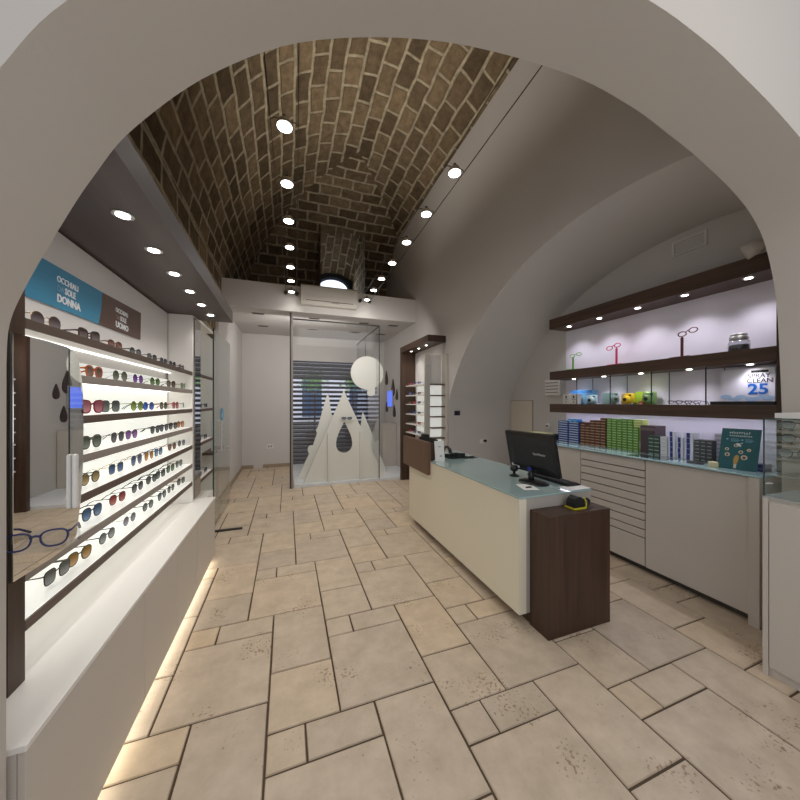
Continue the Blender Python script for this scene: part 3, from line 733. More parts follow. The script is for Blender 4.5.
MB().tube([(1.840, 2.063, .955), (1.838, 2.063, .975)], .017, 10).build('neck_cap', mat('blue_cap', rgb(30, 40, 150), .3), mo)
b_ = MB().lathe([(.13, .8655), (.128, .872), (.09, .879), (.03, .884)], (0, 0, 0), 28)
for v in b_.bm.verts: v.co.x = v.co.x*.75+1.84; v.co.y = v.co.y+2.02
b_.build('stand_base', M['black'], mo, smooth=True)
kb = thing('computer_keyboard', (2.05, 2.0, .865), 'black computer keyboard on the desk edge behind the monitor', 'keyboard')
MB().prism([(0, 0), (.13, 0), (.13, .012), (0, .02)], .42, lambda a, b, t: (1.985+a, 1.83+t, .8655+b)).build('case', M['black'], kb)
mb = MB()
for i in range(5):
    for j in range(15): mb.box(1.99+i*.024, 2.009+i*.024, 1.84+j*.0268, 1.862+j*.0268, .880-i*.0013, .889-i*.0015)
mb.build('keys', M['blackm'], kb)
cd = thing('webcam', (1.86, 2.36, .865), 'black webcam beside the far edge of the monitor', 'webcam')
MB().lathe([(.04, .8655), (.038, .875), (.012, .885), (.012, .905), (.03, .915), (.034, .94), (.022, .958)], (1.85, 2.26, 0), 16).build('camera_body', M['black'], cd, smooth=True)
tag(MB().prism(rrect(.12, .17, .001, 1), .001, lambda a, b, t: (1.70+a*.9+b*.3, 1.93-a*.3+b*.9, .8655+t)).build('paper_sheet', M['paper']), 'white sheet of paper on the desk in front of the monitor', 'paper')
tag(MB().prism(rrect(.21, .15, .001, 1), .001, lambda a, b, t: (2.02+a, 1.80+b*.7, .8655+t)).build('paper_sheet', M['paper']), 'white sheet of paper at the near right corner of the desk top', 'paper')
sp_ = thing('usb_stick', (1.63, 1.97, .867), 'small black USB stick lying on the white paper on the desk', 'usb stick')
MB().box(1.67, 1.715, 1.90, 1.915, .867, .875, .002).build('stick', M['black'], sp_)
# black / yellow tape dispenser on pedestal
sx_ = thing('handheld_scanner', (1.88, 1.65, .777), 'black handheld device with a yellow rim on the wooden pedestal', 'scanner')
sx_.scale = (.85, .9, .85)
mb = MB()
prof = [(-.055, 0), (.055, 0), (.055, .03), (.045, .062), (.02, .085), (-.01, .088), (-.038, .07), (-.052, .04)]
mb.prism(prof, .075, lambda a, b, t: (1.865+a, 1.62+t-.002*b, .786+b)); o = mb.build('body', M['black'], sx_)
pf = [(-.062, 0), (.060, 0), (.060, .009), (-.062, .009)]
MB().prism([(-.062, 0), (.062, 0), (.066, .012), (-.064, .012)], .09, lambda a, b, t: (1.865+a, 1.612+t, .7775+b)).build('yellow_rim', mat('yellow_rubber', rgb(200, 190, 40), .5), sx_)
MB().tube([(1.926, 1.613, .785), (1.93, 1.613, .82), (1.918, 1.613, .85), (1.90, 1.613, .87)], .005, 6).build('yellow_edge', bpy.data.materials['yellow_rubber'], sx_)
MB().tube([(1.93, 1.66, .80), (1.965, 1.66, .83), (2.0, 1.66, .835), (2.02, 1.66, .815), (2.01, 1.66, .79), (1.96, 1.66, .785)], .011, 8, closed=True).build('grip', M['blackm'], sx_, smooth=True)

# ================================================================== RIGHT COUNTER AND SHELVES
ct = thing('wall_counter', (3.25, 2.1, 0), 'long greige wall counter with slatted drawers and pale teal glass top', 'counter')
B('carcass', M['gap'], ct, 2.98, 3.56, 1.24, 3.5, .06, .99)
B('glass_top', M['tealc'], ct, 2.93, 3.56, 1.17, 3.52, 1.0, 1.012, .002)
B('end_panel', M['cab'], ct, 2.93, 3.56, 1.18, 1.236, 0, .998, .002)
B('door', M['cab'], ct, 2.955, 2.979, 1.242, 1.902, .06, .992, .002)
B('door', M['cab'], ct, 2.955, 2.979, 2.56, 3.5, .06, .992, .002)
zz = [.998, .901, .836, .759, .685, .611, .537, .463, .384, .31, .06]
for a, b in zip(zz, zz[1:]):
    B('drawer', M['cab'], ct, 2.955, 2.979, 1.91, 2.552, b+.003, a-.006, .002)
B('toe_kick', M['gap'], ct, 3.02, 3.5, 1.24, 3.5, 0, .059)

shf = thing('wall_shelving', (3.4, 2.2, 1.37), 'dark wood wall shelving with spotlit cornice and glazed middle shelf on the right', 'shelving')
cn = B('cornice', M['woodh'], shf, 3.25, 3.56, 1.13, 3.284, 2.455, 2.585, .002)
for y in (3.044, 2.635, 2.217, 1.816, 1.40): downlight(shf, 3.33, y, 2.455, .025, 8, 120, col=(.93, .9, 1))
B('shelf', M['woodh'], shf, 3.27, 3.56, 1.232, 3.298, 1.797, 1.903, .002)
B('shelf', M['woodh'], shf, 3.27, 3.56, 1.232, 3.298, 1.374, 1.48, .002)
for y in (3.0, 2.603, 2.208, 1.798, 1.405): downlight(shf, 3.36, y, 1.797, .021, 3.6, 130, col=(.92, .9, 1))
B('side_panel', M['wood'], shf, 3.27, 3.56, 1.15, 1.231, 1.013, 2.454)
B('back_panel', mat('lilac_white_panel', rgb(228, 223, 234), .5), shf, 3.545, 3.562, 1.232, 3.29, 1.015, 2.454)
for y in (2.89, 2.47, 2.06, 1.64):
    g = B('glass_partition', M['glass'], shf, 3.285, 3.54, y-.003, y+.003, 1.482, 1.795)
    B('glass_edge', M['gedged'], g, 3.279, 3.285, y-.004, y+.004, 1.482, 1.795)
    B('glass_edge', M['gedge'], g, 3.54, 3.544, y-.003, y+.003, 1.482, 1.795)
B('light_strip', emis('led_cool', (.86, .84, 1), 9), shf, 3.40, 3.43, 1.25, 3.25, 1.3705, 1.3735)

# wall fittings
vg = thing('air_vent', (3.56, 1.9, 2.99), 'small rectangular white vent grille on the arch wall above the cornice', 'vent')
mb = MB(); mb.box(3.545, 3.562, 1.765, 2.04, 2.92, 2.935); mb.box(3.545, 3.562, 1.765, 2.04, 3.04, 3.055); mb.box(3.545, 3.562, 1.765, 1.785, 2.935, 3.04); mb.box(3.545, 3.562, 2.02, 2.04, 2.935, 3.04)
mb.build('frame', M['whitewall'], vg)
mb = MB()
for k in range(7): mb.box(3.552, 3.561, 1.787, 2.018, 2.94+k*.0143, 2.948+k*.0143)
mb.build('louvres', M['whitewall'], vg)
hp = thing('wall_hatch', (3.56, 4.18, 1.0), 'cream flat access hatch door in the recess wall behind the monitor', 'hatch')
B('frame', M['skirt'], hp, 3.553, 3.562, 3.915, 4.42, .9, 1.535); B('panel', mat('hatch_cream', rgb(214, 205, 186), .6), hp, 3.548, 3.5525, 3.925, 4.41, .91, 1.525)
lv = thing('air_purifier', (3.55, 3.48, 1.6), 'white louvred wall unit left of the dark wood shelves', 'wall unit')
B('casing', M['white'], lv, 3.50, 3.562, 3.355, 3.62, 1.60, 1.825, .006)
mb = MB()
for k in range(4): mb.box(3.494, 3.4995, 3.38, 3.60, 1.635+k*.045, 1.647+k*.045)
mb.build('louvres', M['shelfg'], lv)
th = thing('wall_thermostat', (2.537, 4.44, 1.33), 'dark navy rectangular control plate on the recess side wall', 'thermostat')
B('plate', mat('navy_plate', rgb(38, 40, 62), .3), th, 2.49, 2.59, 4.436, 4.449, 1.295, 1.37, .003)
B('display', M['black'], th, 2.505, 2.575, 4.433, 4.4358, 1.31, 1.355)
so = thing('wall_socket', (3.04, 4.44, .87), 'white wall socket with a black plug low on the recess side wall', 'socket')
B('plate', M['white'], so, 2.96, 3.07, 4.441, 4.449, .83, .90, .002); MB().lathe([(.022, 4.405), (.022, 4.44)], (3.045, 0, .875), 14, 'Y').build('plug', M['black'], so)
so = thing('wall_socket', (-.5, 7.94, .45), 'white wall socket on the far wall near the entrance post', 'socket')
B('plate', M['white'], so, -.44, -.30, 7.942, 7.949, .44, .53, .002); B('outlet', M['shelfg'], so, -.42, -.38, 7.939, 7.9415, .46, .51); B('outlet', M['shelfg'], so, -.36, -.32, 7.939, 7.9415, .46, .51)
sc_ = thing('security_camera', (3.3, 1.22, 2.585), 'white spotlight head on a bracket at the near end of the cornice', 'spotlight')
MB().tube([(3.18, 1.36, 2.60), (3.21, 1.31, 2.63), (3.24, 1.26, 2.65)], [.055, .05, .03], 12).build('head', M['cab'], sc_, smooth=True)
MB().box(3.25, 3.33, 1.17, 1.27, 2.5855, 2.66, .006).build('bracket', M['cab'], sc_)
MB().tube([(3.27, 1.235, 2.64), (3.27, 1.25, 2.66)], .012, 8).build('joint', M['steel'], sc_)

# ---- things on the shelves
Z1, Z2, ZC = 1.9035, 1.4805, 1.0125
def eyestand(u, col, label, s=1.0, rz=0, off=0):
    X = 3.37; y = yat(u, X)
    t = thing('eyewear_stand', (X, y, Z1), label, 'stand', 'spectacle shaped stands on the top shelf', rz)
    m = mat('stand_plastic', rgb(*col), .35)
    MB().box(-.045, .045, -.075*s, .075*s, 0, .012, .003).build('base', m, t, world=False)
    MB().box(-.006, .006, -.010, .010, .012, .175*s, .002).build('post', m, t, world=False)
    mb = MB()
    for q in (-1, 1):
        mb.tube([(0, off+q*.042*s+.032*s*math.cos(a), .205*s+.020*s*math.sin(a)-(off+q*.042*s)*.22) for a in [2*PI*k/20 for k in range(20)]], .005, 6, closed=True)
    mb.tube([(0, off-.012*s, .212*s-off*.22), (0, off, .218*s-off*.22), (0, off+.012*s, .212*s-off*.22)], .005, 6); mb.tube([(0, 0, .17*s), (0, 0, .188*s)], .006, 6)
    mb.build('spectacle_shape', m, t, world=False, smooth=True)
eyestand(573, (90, 160, 60), 'green spectacle-shaped stand, smallest and leftmost on the top shelf', .88, .5, -.03)
eyestand(616.5, (200, 30, 90), 'hot pink spectacle-shaped stand on the top shelf', 1.05, .0, .035)
eyestand(682, (92, 40, 40), 'dark maroon spectacle-shaped stand on the top shelf', 1.05, -.1, -.045)
X = 3.40; yj_ = yat(739, X)
jr = thing('glass_jar', (X, yj_, Z1), 'round silver-lidded jar of dark pebbles at the right of the top shelf', 'jar')
MB().lathe([(.050, .001), (.062, .012), (.064, .07), (.056, .088), (.046, .094)], (X, yj_, Z1), 26).build('jar_body', glass('jar_glass', (.8, .82, .84), .12), jr, smooth=True)
MB().lathe([(.052, .004), (.058, .012), (.058, .05), (.05, .056)], (X, yj_, Z1), 20).build('contents', mat('dark_pebbles', rgb(60, 58, 62), .6, bump=.8, bscale=90), jr)
MB().lathe([(.055, .095), (.057, .10), (.057, .118), (.05, .124), (.046, .126), (.05, .132), (.05, .14), (.04, .146)], (X, yj_, Z1), 26).build('lid', M['steel'], jr, smooth=True)

# boxes with lettering in the glazed shelf
def pack(name, label, cat, x, y, z, wx, wy, h, m, group=None, rz=0, parts=()):
    t = thing(name, (x, y, z), label, cat, group, rz)
    MB().box(-wx/2, wx/2, -wy/2, wy/2, 0, h, .0015).build('carton', m, t, world=False)
    for nm, y0, y1, z0, z1, mm in parts:
        MB().box(-wx/2-.0012, -wx/2-.0002, y0, y1, z0, z1).build(nm, mm, t, world=False)
    return t
mwhite = mat('carton_white', rgb(225, 222, 215), .6); mblue = mat('carton_blue', rgb(50, 120, 190), .5); mgrey = mat('carton_dark_grey', rgb(60, 60, 66), .6)
for k, u in enumerate((565.8, 573.2)):
    pack('figurine_box', 'white carton with small dark figure, %s of two on the glazed shelf' % ('left', 'right')[k], 'box', 3.38, yat(u, 3.34), Z2, .07, .098, .125, mwhite, 'white cartons on the glazed shelf', 0,
         [('printed_figure', -.012, .012, .07, .105, mgrey), ('printed_text', -.03, .03, .05, .056, mgrey), ('printed_mark', -.008, .008, .02, .034, mgrey)])
pack('camera_box', 'large light blue carton with darker blue lid behind the white cartons', 'box', 3.48, yat(582, 3.45), Z2, .10, .30, .17, mat('carton_sky', rgb(110, 165, 205), .5), None, 0, [('printed_band', -.15, .15, .135, .168, mblue), ('printed_window', -.05, .10, .02, .10, mat('carton_pale', rgb(170, 200, 220), .5))])
def insta(u, X, w, h, col, dark, label, rz=0):
    y = yat(u, X); t = thing('instant_camera', (X, y, Z2), label, 'camera', 'toy-like instant cameras on the glazed shelf', rz)
    m = mat('camera_shell', rgb(*col), .3, coat=.4)
    MB().box(-.028, .028, -w/2, w/2, .001, h, .014).build('camera_body', m, t, world=False, smooth=True)
    MB().lathe([(.042, -.028), (.040, -.045), (.034, -.058), (.030, -.066)], (0, 0, h*.44), 24, 'X').build('lens_barrel', m, t, world=False, smooth=True)
    MB().lathe([(.016, -.068), (.018, -.0665)], (0, 0, h*.44), 18, 'X').build('lens', M['black'], t, world=False)
    MB().box(-.031, -.0285, w*.18, w*.38, h*.74, h*.9).build('flash', M['paper'], t, world=False)
    MB().box(-.031, -.0285, -w*.38, -w*.2, h*.76, h*.9).build('viewfinder', M['black'], t, world=False)
    return t
insta(592.3, 3.36, .108, .105, (160, 185, 190), 0, 'pale blue-grey instant camera, leftmost on the glazed shelf', .2)
pack('camera_box', 'pale aqua carton between the blue-grey and the yellow instant cameras', 'box', 3.42, yat(607.5, 3.38), Z2, .09, .115, .128, mat('carton_aqua', rgb(160, 198, 195), .5))
insta(614, 3.35, .045, .125, (130, 160, 150), 0, 'grey-green instant camera turned sideways beside the aqua carton', .9)
insta(628, 3.36, .115, .115, (222, 186, 30), 0, 'bright yellow instant camera in the middle of the glazed shelf', .15)
pack('camera_box', 'lime green carton behind the green instant camera', 'box', 3.46, yat(643, 3.42), Z2, .08, .16, .13, mat('carton_lime', rgb(165, 200, 60), .5))
insta(649.5, 3.345, .11, .12, (120, 165, 90), 0, 'green instant camera with round ears in front of the lime carton', .1)
for k, (u, c) in enumerate(((632.5, (90, 110, 60)), (641, (200, 90, 80)))):
    pack('film_pack', ('small olive film pack' if k == 0 else 'small red and cream film pack')+' lying in front of the green carton', 'box', 3.30, yat(u, 3.29), Z2, .03, .045, .018+.012*k, mat('film_colour', rgb(*c), .5), None, 0, [('printed_label', -.012, .012, .004, .014, M['paper'])])
# row of reading glasses on the glazed shelf
tr = tag(B('glass_tray', M['glass'], None, 3.30, 3.42, yat(703, 3.33), yat(668, 3.33), Z2, Z2+.006), 'clear flat tray under the small glasses on the glazed shelf', 'tray')
for k, u in enumerate((674, 683, 692)):
    eyewear((3.35, yat(u, 3.34), Z2+.0065), PI, 'small dark reading glasses, %s from left on the clear shelf tray' % ORD[k], 'reading glasses on the glazed shelf', 'square', (90, 90, 100), (150, 150, 160), lw=.046, lh=.026, small=True, cat='spectacles', nm='reading_glasses', clear=True)
# spray clean display
X = 3.42
ya, yb = 1.30, yat(718, X)
spd = thing('spray_cleaner_display', (X, (ya+yb)/2, Z2), 'white and blue counter display reading SPRAY CLEAN 25 on the glazed shelf', 'display')
B('tray', M['black'], spd, 3.31, 3.50, 1.255, yb, Z2, Z2+.028, .002)
mb = MB(); mb.box(3.412, 3.42, 1.29, 1.60, Z2+.0285, Z2+.285); mb.build('board', mat('display_board_white', rgb(220, 218, 228), .5), spd)
fs = lambda y, z, s=1: (lambda a, b, t: (3.4105-t, y-a*s, z+b))
zb = Z2
text('lettering', '25', .112, fs(1.440, zb+.086), mat('lettering_blue', rgb(30, 100, 190), .5), spd, bold=.003, sx=1.05)
text('lettering', 'SPRAY', .048, fs(1.440, zb+.210), M['blackm'], spd, sx=.92, bold=.0004)
text('lettering', 'CLEAN', .048, fs(1.445, zb+.172), M['blackm'], spd, sx=.96, bold=.0004)
B('black_band', M['black'], spd, 3.4095, 3.4115, 1.325, 1.42, zb+.250, zb+.268)
mb = MB()
random.seed(3)
for k in range(9):
    c = (1.33+.03*k, zb+.055+.012*math.sin(k*1.7)); r = .02+.007*math.cos(k*2.3)
    mb.prism([(c[0]+r*1.4*math.cos(2*PI*i/14), c[1]+r*.7*math.sin(2*PI*i/14)) for i in range(14)], .0008, lambda a, b, t, k=k: (3.4115-t-.00008*k, a, b))
mb.build('printed_splash', mat('splash_blue', rgb(165, 190, 222), .5), spd)

# ---- contact lens cartons on the counter
def carton_mats(nm, body, stripe):
    return [mat(nm+'_body', rgb(*body), .5), mat(nm+'_stripe', rgb(*stripe), .5)]
_proto = {}
def lens_box(key, mats, x, y, z, wx, wy, h, label, group, stripe=(.1, .9, .12, .42), name='contact_lens_box'):
    k = (key, round(wy, 4), round(h, 4))
    if k not in _proto:
        mb = MB(); mb.box(-wx/2, wx/2, -wy/2+.0008, wy/2-.0008, .0004, h-.0006, .0008)
        mb.mi = 1; a, b, c, d = stripe
        mb.box(-wx/2-.0008, -wx/2-.0001, -wy/2+wy*a, -wy/2+wy*b, h*c, h*d)
        o = mb.build(name, mats); _proto[k] = o; first = True
    else:
        o = _proto[k].copy(); COL.objects.link(o)
    o.location = (x, y, z); o.rotation_euler.z = random.uniform(-.015, .015)
    return tag(o, label, 'box', group)
def stack(key, mats, X, u0, u1, ncol, rows, h, desc, group, stripe=(.1, .9, .12, .42), wx=.10, z0=ZC, gap=0):
    ya, yb = yat(u0, X), yat(u1, X); wy = (ya-yb)/ncol
    for c in range(ncol):
        n = rows[c] if isinstance(rows, (list, tuple)) else rows
        for r in range(n):
            lens_box(key, mats, X+wx/2+random.uniform(0, .004), ya-(c+.5)*wy, z0+r*h, wx, wy-.0015, h, '%s, %s column, %s up' % (desc, ORD[c], ORD[r]), group, stripe)
stack('blue', carton_mats('blue_carton', (30, 66, 135), (215, 225, 240)), 3.30, 558, 579, 2, 9, .0285, 'dark blue lens carton in the block beside the monitor', 'blue lens cartons on the counter', (.08, .92, .3, .62))
yq = yat(568, 3.3)
for k, (u, c) in enumerate(((570.5, (60, 160, 215)), (575.5, (40, 120, 200)))):
    tag(lens_box('azure%d' % k, carton_mats('azure_carton%d' % k, c, (150, 215, 240)), 3.30, yat(u, 3.27), ZC+9*.0285, .08, .06, .03, 'bright %s small carton on top of the dark blue block' % ('aqua' if k == 0 else 'azure'), None), 'bright %s small carton on top of the dark blue block' % ('aqua' if k == 0 else 'azure'), 'box')
stack('brown', carton_mats('brown_carton', (92, 56, 40), (200, 160, 130)), 3.30, 580, 605.5, 5, [8, 7, 9, 9, 10], .0315, 'rust brown lens carton in the brown block', 'rust brown lens cartons on the counter', (.08, .92, .08, .34))
stack('green', carton_mats('green_carton', (96, 140, 62), (190, 220, 150)), 3.30, 606.5, 638.5, 6, [12, 12, 11, 12, 12, 9], .0262, 'green lens carton in the tall green block', 'green lens cartons on the counter', (.15, .85, .18, .46))
for r in range(3):
    lens_box('lime', carton_mats('lime_carton%d' % r, (190, 205, 110), (230, 235, 190)), 3.36, yat(638.5, 3.33), ZC+.262+.026*r-.0262*1, .09, .09, .026, 'pale lime carton behind the green block, %s from the bottom' % ORD[r], 'pale lime cartons on the counter')
lens_box('limeb', carton_mats('lime_carton_base', (180, 196, 110), (225, 232, 190)), 3.36, yat(638.5, 3.33), ZC, .09, .09, .2355, 'tall pale lime carton standing behind the right end of the green block', None)
del_ = [o for o in COL.objects if o.name.startswith('contact_lens_box') and not o.get('group') and 'group' in o]
pack('carton', 'large dark plum carton behind the small white and green cartons', 'box', 3.37, yat(648, 3.3), ZC, .16, .13, .262, mat('plum_carton', rgb(84, 68, 74), .5), None, 0, [('printed_band', -.07, .06, .215, .245, mat('plum_light', rgb(120, 100, 104), .5))])
stack('dkgreen', carton_mats('darkgreen_carton', (62, 84, 72), (176, 190, 180)), 3.24, 648, 659.5, 2, 5, .035, 'dark green lens carton left of the white stack', 'dark green lens cartons on the counter', (.1, .9, .1, .3))
stack('white', carton_mats('white_carton', (220, 218, 222), (190, 190, 204)), 3.23, 660, 667, 1, 5, .035, 'white lens carton beside the dark green stack', 'white lens cartons on the counter', (.2, .8, .3, .5))
for c, (u0, u1, n) in enumerate(((668, 675, 5), (676, 683, 4), (684, 693, 5))):
    stack('bw%d' % c, carton_mats('bluewhite_carton%d' % c, (222, 222, 232), (48, 60, 130)), 3.22, u0, u1, 1, n, .046, 'white carton with royal blue band, %s pile' % ('left', 'middle', 'right')[c], 'blue-banded white cartons on the counter', (.35, .75, .03, .97))
stack('charcoal', carton_mats('charcoal_carton', (78, 80, 82), (170, 172, 170)), 3.22, 694, 712, 3, 6, .0295, 'charcoal lens carton in the block left of the teal poster', 'charcoal lens cartons on the counter', (.1, .85, .3, .5))
stack('lilac', carton_mats('lilac_carton', (205, 200, 214), (150, 150, 175)), 3.28, 714, 724, 1, [7], .034, 'pale lilac carton half hidden behind the teal poster', 'pale lilac cartons on the counter', (.1, .9, .3, .5))
stack('purple', carton_mats('purple_carton', (70, 58, 110), (110, 100, 150)), 3.14, 755, 764, 1, [1], .05, 'small purple carton right of the teal poster', 'purple carton on the counter', (.1, .9, .3, .5))
# things lying on the counter
tag(MB().prism(rrect(.19, .30, .004, 2), .003, lambda a, b, t: (3.06+a, 1.92+b, ZC+t)).build('acrylic_plate', glass('acrylic', (.9, .92, .95), .15)), 'clear acrylic plate lying on the counter before the blue-banded cartons', 'plate')
kp = thing('folded_spectacles', (3.06, 1.58, ZC), 'dark folded spectacles lying on the counter left of the cream carton', 'spectacles')
mb = MB()
for q in (-1, 1): mb.tube([(3.06+.016*math.sin(a), 1.60+q*.028+.022*math.cos(a), ZC+.005) for a in [2*PI*k/14 for k in range(14)]], .004, 6, closed=True)
mb.tube([(3.06, 1.594, ZC+.006), (3.062, 1.606, ZC+.006)], .003, 6); mb.build('frame', M['blackm'], kp)
mb = MB(); mb.tube([(3.07, 1.545, ZC+.008), (3.085, 1.66, ZC+.005)], .003, 6); mb.tube([(3.075, 1.655, ZC+.013), (3.09, 1.55, ZC+.011)], .003, 6); mb.build('temple', M['blackm'], kp)
pack('small_box', 'small cream carton on the counter just left of the teal poster', 'box', 3.06, 1.475, ZC, .05, .06, .035, mat('cream_carton', rgb(200, 190, 150), .6))
# teal poster on an easel back, tilted
po = thing('counter_poster', (3.08, 1.36, ZC), 'teal poster with small round portraits standing on the counter', 'poster')
PA = Vector((3.045, 1.452, ZC+.002)); ud = Vector((.02, -.2, 0)).normalized(); 
up_ = Vector((.22, .0, 1)).normalized()
shear = .05
def pf_(a, b, t): v = PA+ud*(a+(-b*0))+up_*b+Vector((-.9, 0, .2))*t+ud*(-.0)*b; return (v.x, v.y-0*b, v.z)
PW, PH = .205, .30
MB().prism([(0, 0), (PW, 0), (PW, PH), (0, PH)], -.004, pf_).build('poster_panel', M['poster'], po)
MB().prism([(.07, .0), (.13, .0), (.11, .2), (.09, .2)], -.004, lambda a, b, t: (3.145-.0*b+t-(b*.28), 1.452-a, ZC+.001+b*.95)).build('easel', M['card'], po)
random.seed(11)
mb = MB(); a = .045
for k in range(9):
    w = .010; mb.prism([(a, .262), (a+.0025, .262), (a+.0025, .275), (a, .275)], .0005, lambda a, b, t: pf_(a, b, .001+t))
    q = random.choice((.262, .267, .2725)); mb.prism([(a+.0025, q), (a+w-.002, q), (a+w-.002, q+.0025), (a+.0025, q+.0025)], .0005, lambda a, b, t: pf_(a, b, .001+t)); a += w+.0025
a = .045
for k in range(11):
    mb.prism([(a, .243), (a+.002, .243), (a+.004, .253), (a+.002, .253)], .0005, lambda a, b, t: pf_(a, b, .001+t)); mb.prism([(a+.003, .243), (a+.009, .243), (a+.009, .2448), (a+.003, .2448)], .0005, lambda a, b, t: pf_(a, b, .001+t)); a += .011
mb.build('printed_heading', M['txt'], po)
mb = MB()
for (a, b, w) in ((.055, .222, .04), (.055, .213, .05), (.055, .205, .04), (.13, .222, .035), (.13, .213, .045), (.13, .205, .035)):
    mb.prism([(a, b), (a+w, b), (a+w, b+.003), (a, b+.003)], .0004, lambda a, b, t: pf_(a, b, .001+t))
for (a, b) in ((.035, .22), (.115, .218), (.115, .195)):
    mb.prism([(a+.006*math.cos(i*PI/5), b+.006*math.sin(i*PI/5)) for i in range(10)], .0004, lambda a, b, t: pf_(a, b, .001+t))
mb.build('printed_lines', M['txtg'], po)
mc = mat('portrait_ring', rgb(215, 205, 185), .6); md = mat('portrait_dark', rgb(110, 80, 60), .6); my = mat('portrait_amber', rgb(190, 150, 80), .6)
for (a, b, r, mm) in ((.085, .175, .011, md), (.04, .145, .011, md), (.045, .105, .014, md), (.115, .13, .012, md), (.155, .148, .011, my), (.135, .093, .017, md)):
    ring = MB().prism([(a+r*math.cos(i*PI/9), b+r*math.sin(i*PI/9)) for i in range(18)], .0006, lambda a, b, t: pf_(a, b, .001+t)).build('portrait_circle', mc, po)
    MB().prism([(a+r*.55*math.cos(i*PI/6), b-.001+r*.6*math.sin(i*PI/6)) for i in range(12)], .0005, lambda a, b, t: pf_(a, b, .0018+t)).build('portrait', mm, ring)
MB().prism([(.085, .04), (.10, .04), (.108, .07), (.108, .1), (.098, .108), (.088, .1), (.08, .075)], .0008, lambda a, b, t: pf_(a, b, .001+t)).build('printed_hand', my, po)
MB().prism([(.086, .01), (.099, .01), (.10, .042), (.085, .042)], .0008, lambda a, b, t: pf_(a, b, .001+t)).build('printed_sleeve', mc, po)
# printer and papers left on the counter behind the monitor
pn = thing('office_printer', (3.2, 3.2, ZC), 'low black office printer with papers on top, behind the monitor', 'printer')
MB().box(3.02, 3.40, 3.22, 3.50, ZC+.0005, ZC+.06, .01).build('printer_body', M['blackm'], pn)
MB().box(3.0, 3.38, 3.24, 3.48, ZC+.061, ZC+.072, .003).build('printer_lid', M['black'], pn)
tag(MB().prism(rrect(.21, .25, .002, 1), .018, lambda a, b, t: (3.18+a, 3.37+b, ZC+.0725+t)).build('paper_stack', mat('cream_paper', rgb(215, 208, 160), .7)), 'cream stack of papers on the black printer', 'paper')
ha = thing('wall_hook', (3.54, 3.66, 1.12), 'small round white wall fitting with a dark centre behind the printer', 'fitting')
MB().lathe([(.035, 3.545), (.04, 3.562)], (0, 3.62, 1.16), 16, 'X').build('plate', M['white'], ha); MB().lathe([(.014, 3.53), (.014, 3.5445)], (0, 3.62, 1.16), 12, 'X').build('knob', M['gap'], ha)

# ---- glass showcase at the right edge
sc2 = thing('glass_showcase', (2.75, .7, 0), 'greige cabinet with a glass showcase on top at the right edge', 'showcase')
B('cabinet', M['cab'], sc2, 2.503, 2.98, .30, .99, .0, .972, .002)
B('door', M['cab'], sc2, 2.488, 2.502, .31, .965, .05, .955, .002)
B('side_post', M['cab'], sc2, 2.488, 2.502, .968, .99, .0, .972)
B('showcase_floor', mat('grey_glass_shelf', rgb(176, 176, 172), .12), sc2, 2.495, 2.98, .29, .993, .9725, .982)
g1 = B('glass_front', M['glassg'], sc2, 2.50, 2.505, .30, .988, .983, 1.408)
B('glass_edge', M['gedge'], g1, 2.4995, 2.507, .988, .993, .983, 1.411)
B('glass_edge', M['gedge'], g1, 2.498, 2.508, .30, .988, 1.408, 1.414)
B('glass_side', M['glass'], sc2, 2.508, 2.97, .984, .988, .983, 1.408)
B('top_board', M['white'], sc2, 2.62, 2.98, .30, .993, 1.412, 1.44)
for z in (1.09, 1.185, 1.27, 1.345):
    g = B('glass_shelf', M['glassg'], sc2, 2.60, 2.96, .32, .98, z-.006, z)
    B('glass_edge', M['shelfg'], g, 2.594, 2.60, .32, .98, z-.008, z)
MB().tube([(2.499, .975, 1.055), (2.488, .975, 1.055), (2.488, .95, 1.06)], .004, 6).build('lock', M['steel'], sc2)
for k, (z, y) in enumerate(((1.185, .93), (1.185, .76), (1.27, .92), (1.27, .74), (1.345, .92), (1.09, .80))):
    eyewear((2.66, y, z+.0005), PI+.1, 'grey tinted glasses in the right glass showcase, %s pair' % ORD[k], 'glasses in the right showcase', 'panto', (70, 70, 72), (100, 104, 100), small=True, cat='spectacles', nm='spectacles')

# ================================================================== RIGHT DISPLAY NICHE (far)
ni = thing('display_niche', (2.24, 5.2, 0), 'dark wood display niche with lit white shelves at the far right', 'display shelf')
B('side_panel', M['wood'], ni, 2.08, 2.392, 5.78, 5.85, 0, 2.46)
B('canopy', M['wood'], ni, 2.08, 2.392, 4.544, 5.85, 2.461, 2.566, .002)
B('back_panel', M['whitewall'], ni, 2.375, 2.392, 4.62, 5.779, 0, 2.46)
B('lit_panel', M['lit'], ni, 2.366, 2.374, 5.0, 5.70, .9, 1.8)
for y in (5.55, 5.2, 4.88): downlight(ni, 2.2, y, 2.461, .019, 3, 120)
for z in (1.82, 1.637, 1.473, 1.29, 1.108, .943, .76, .58):
    s = B('shelf', M['white'], ni, 2.15, 2.365, 4.93, 5.72, z-.018, z)
B('light_strip', M['led'], ni, 2.35, 2.36, 4.98, 5.7, 1.822, 1.83)
B('divider', M['cab'], ni, 2.05, 2.14, 4.60, 4.64, .5, 2.27, .002)
B('front_strip', mat('pale_grey_strip', rgb(186, 184, 178), .2), ni, 2.052, 2.138, 4.592, 4.599, .75, 2.1)
B('end_back', M['lit'], ni, 2.141, 2.355, 4.64, 4.655, .5, 1.80)
B('end_upper', M['whitewall'], ni, 2.141, 2.355, 4.64, 4.655, 1.80, 2.27)
for z in (1.796, 1.62, 1.444, 1.284, 1.108, .948, .78): B('shelf', M['shelfb'], ni, 2.141, 2.355, 4.50, 4.639, z-.02, z)
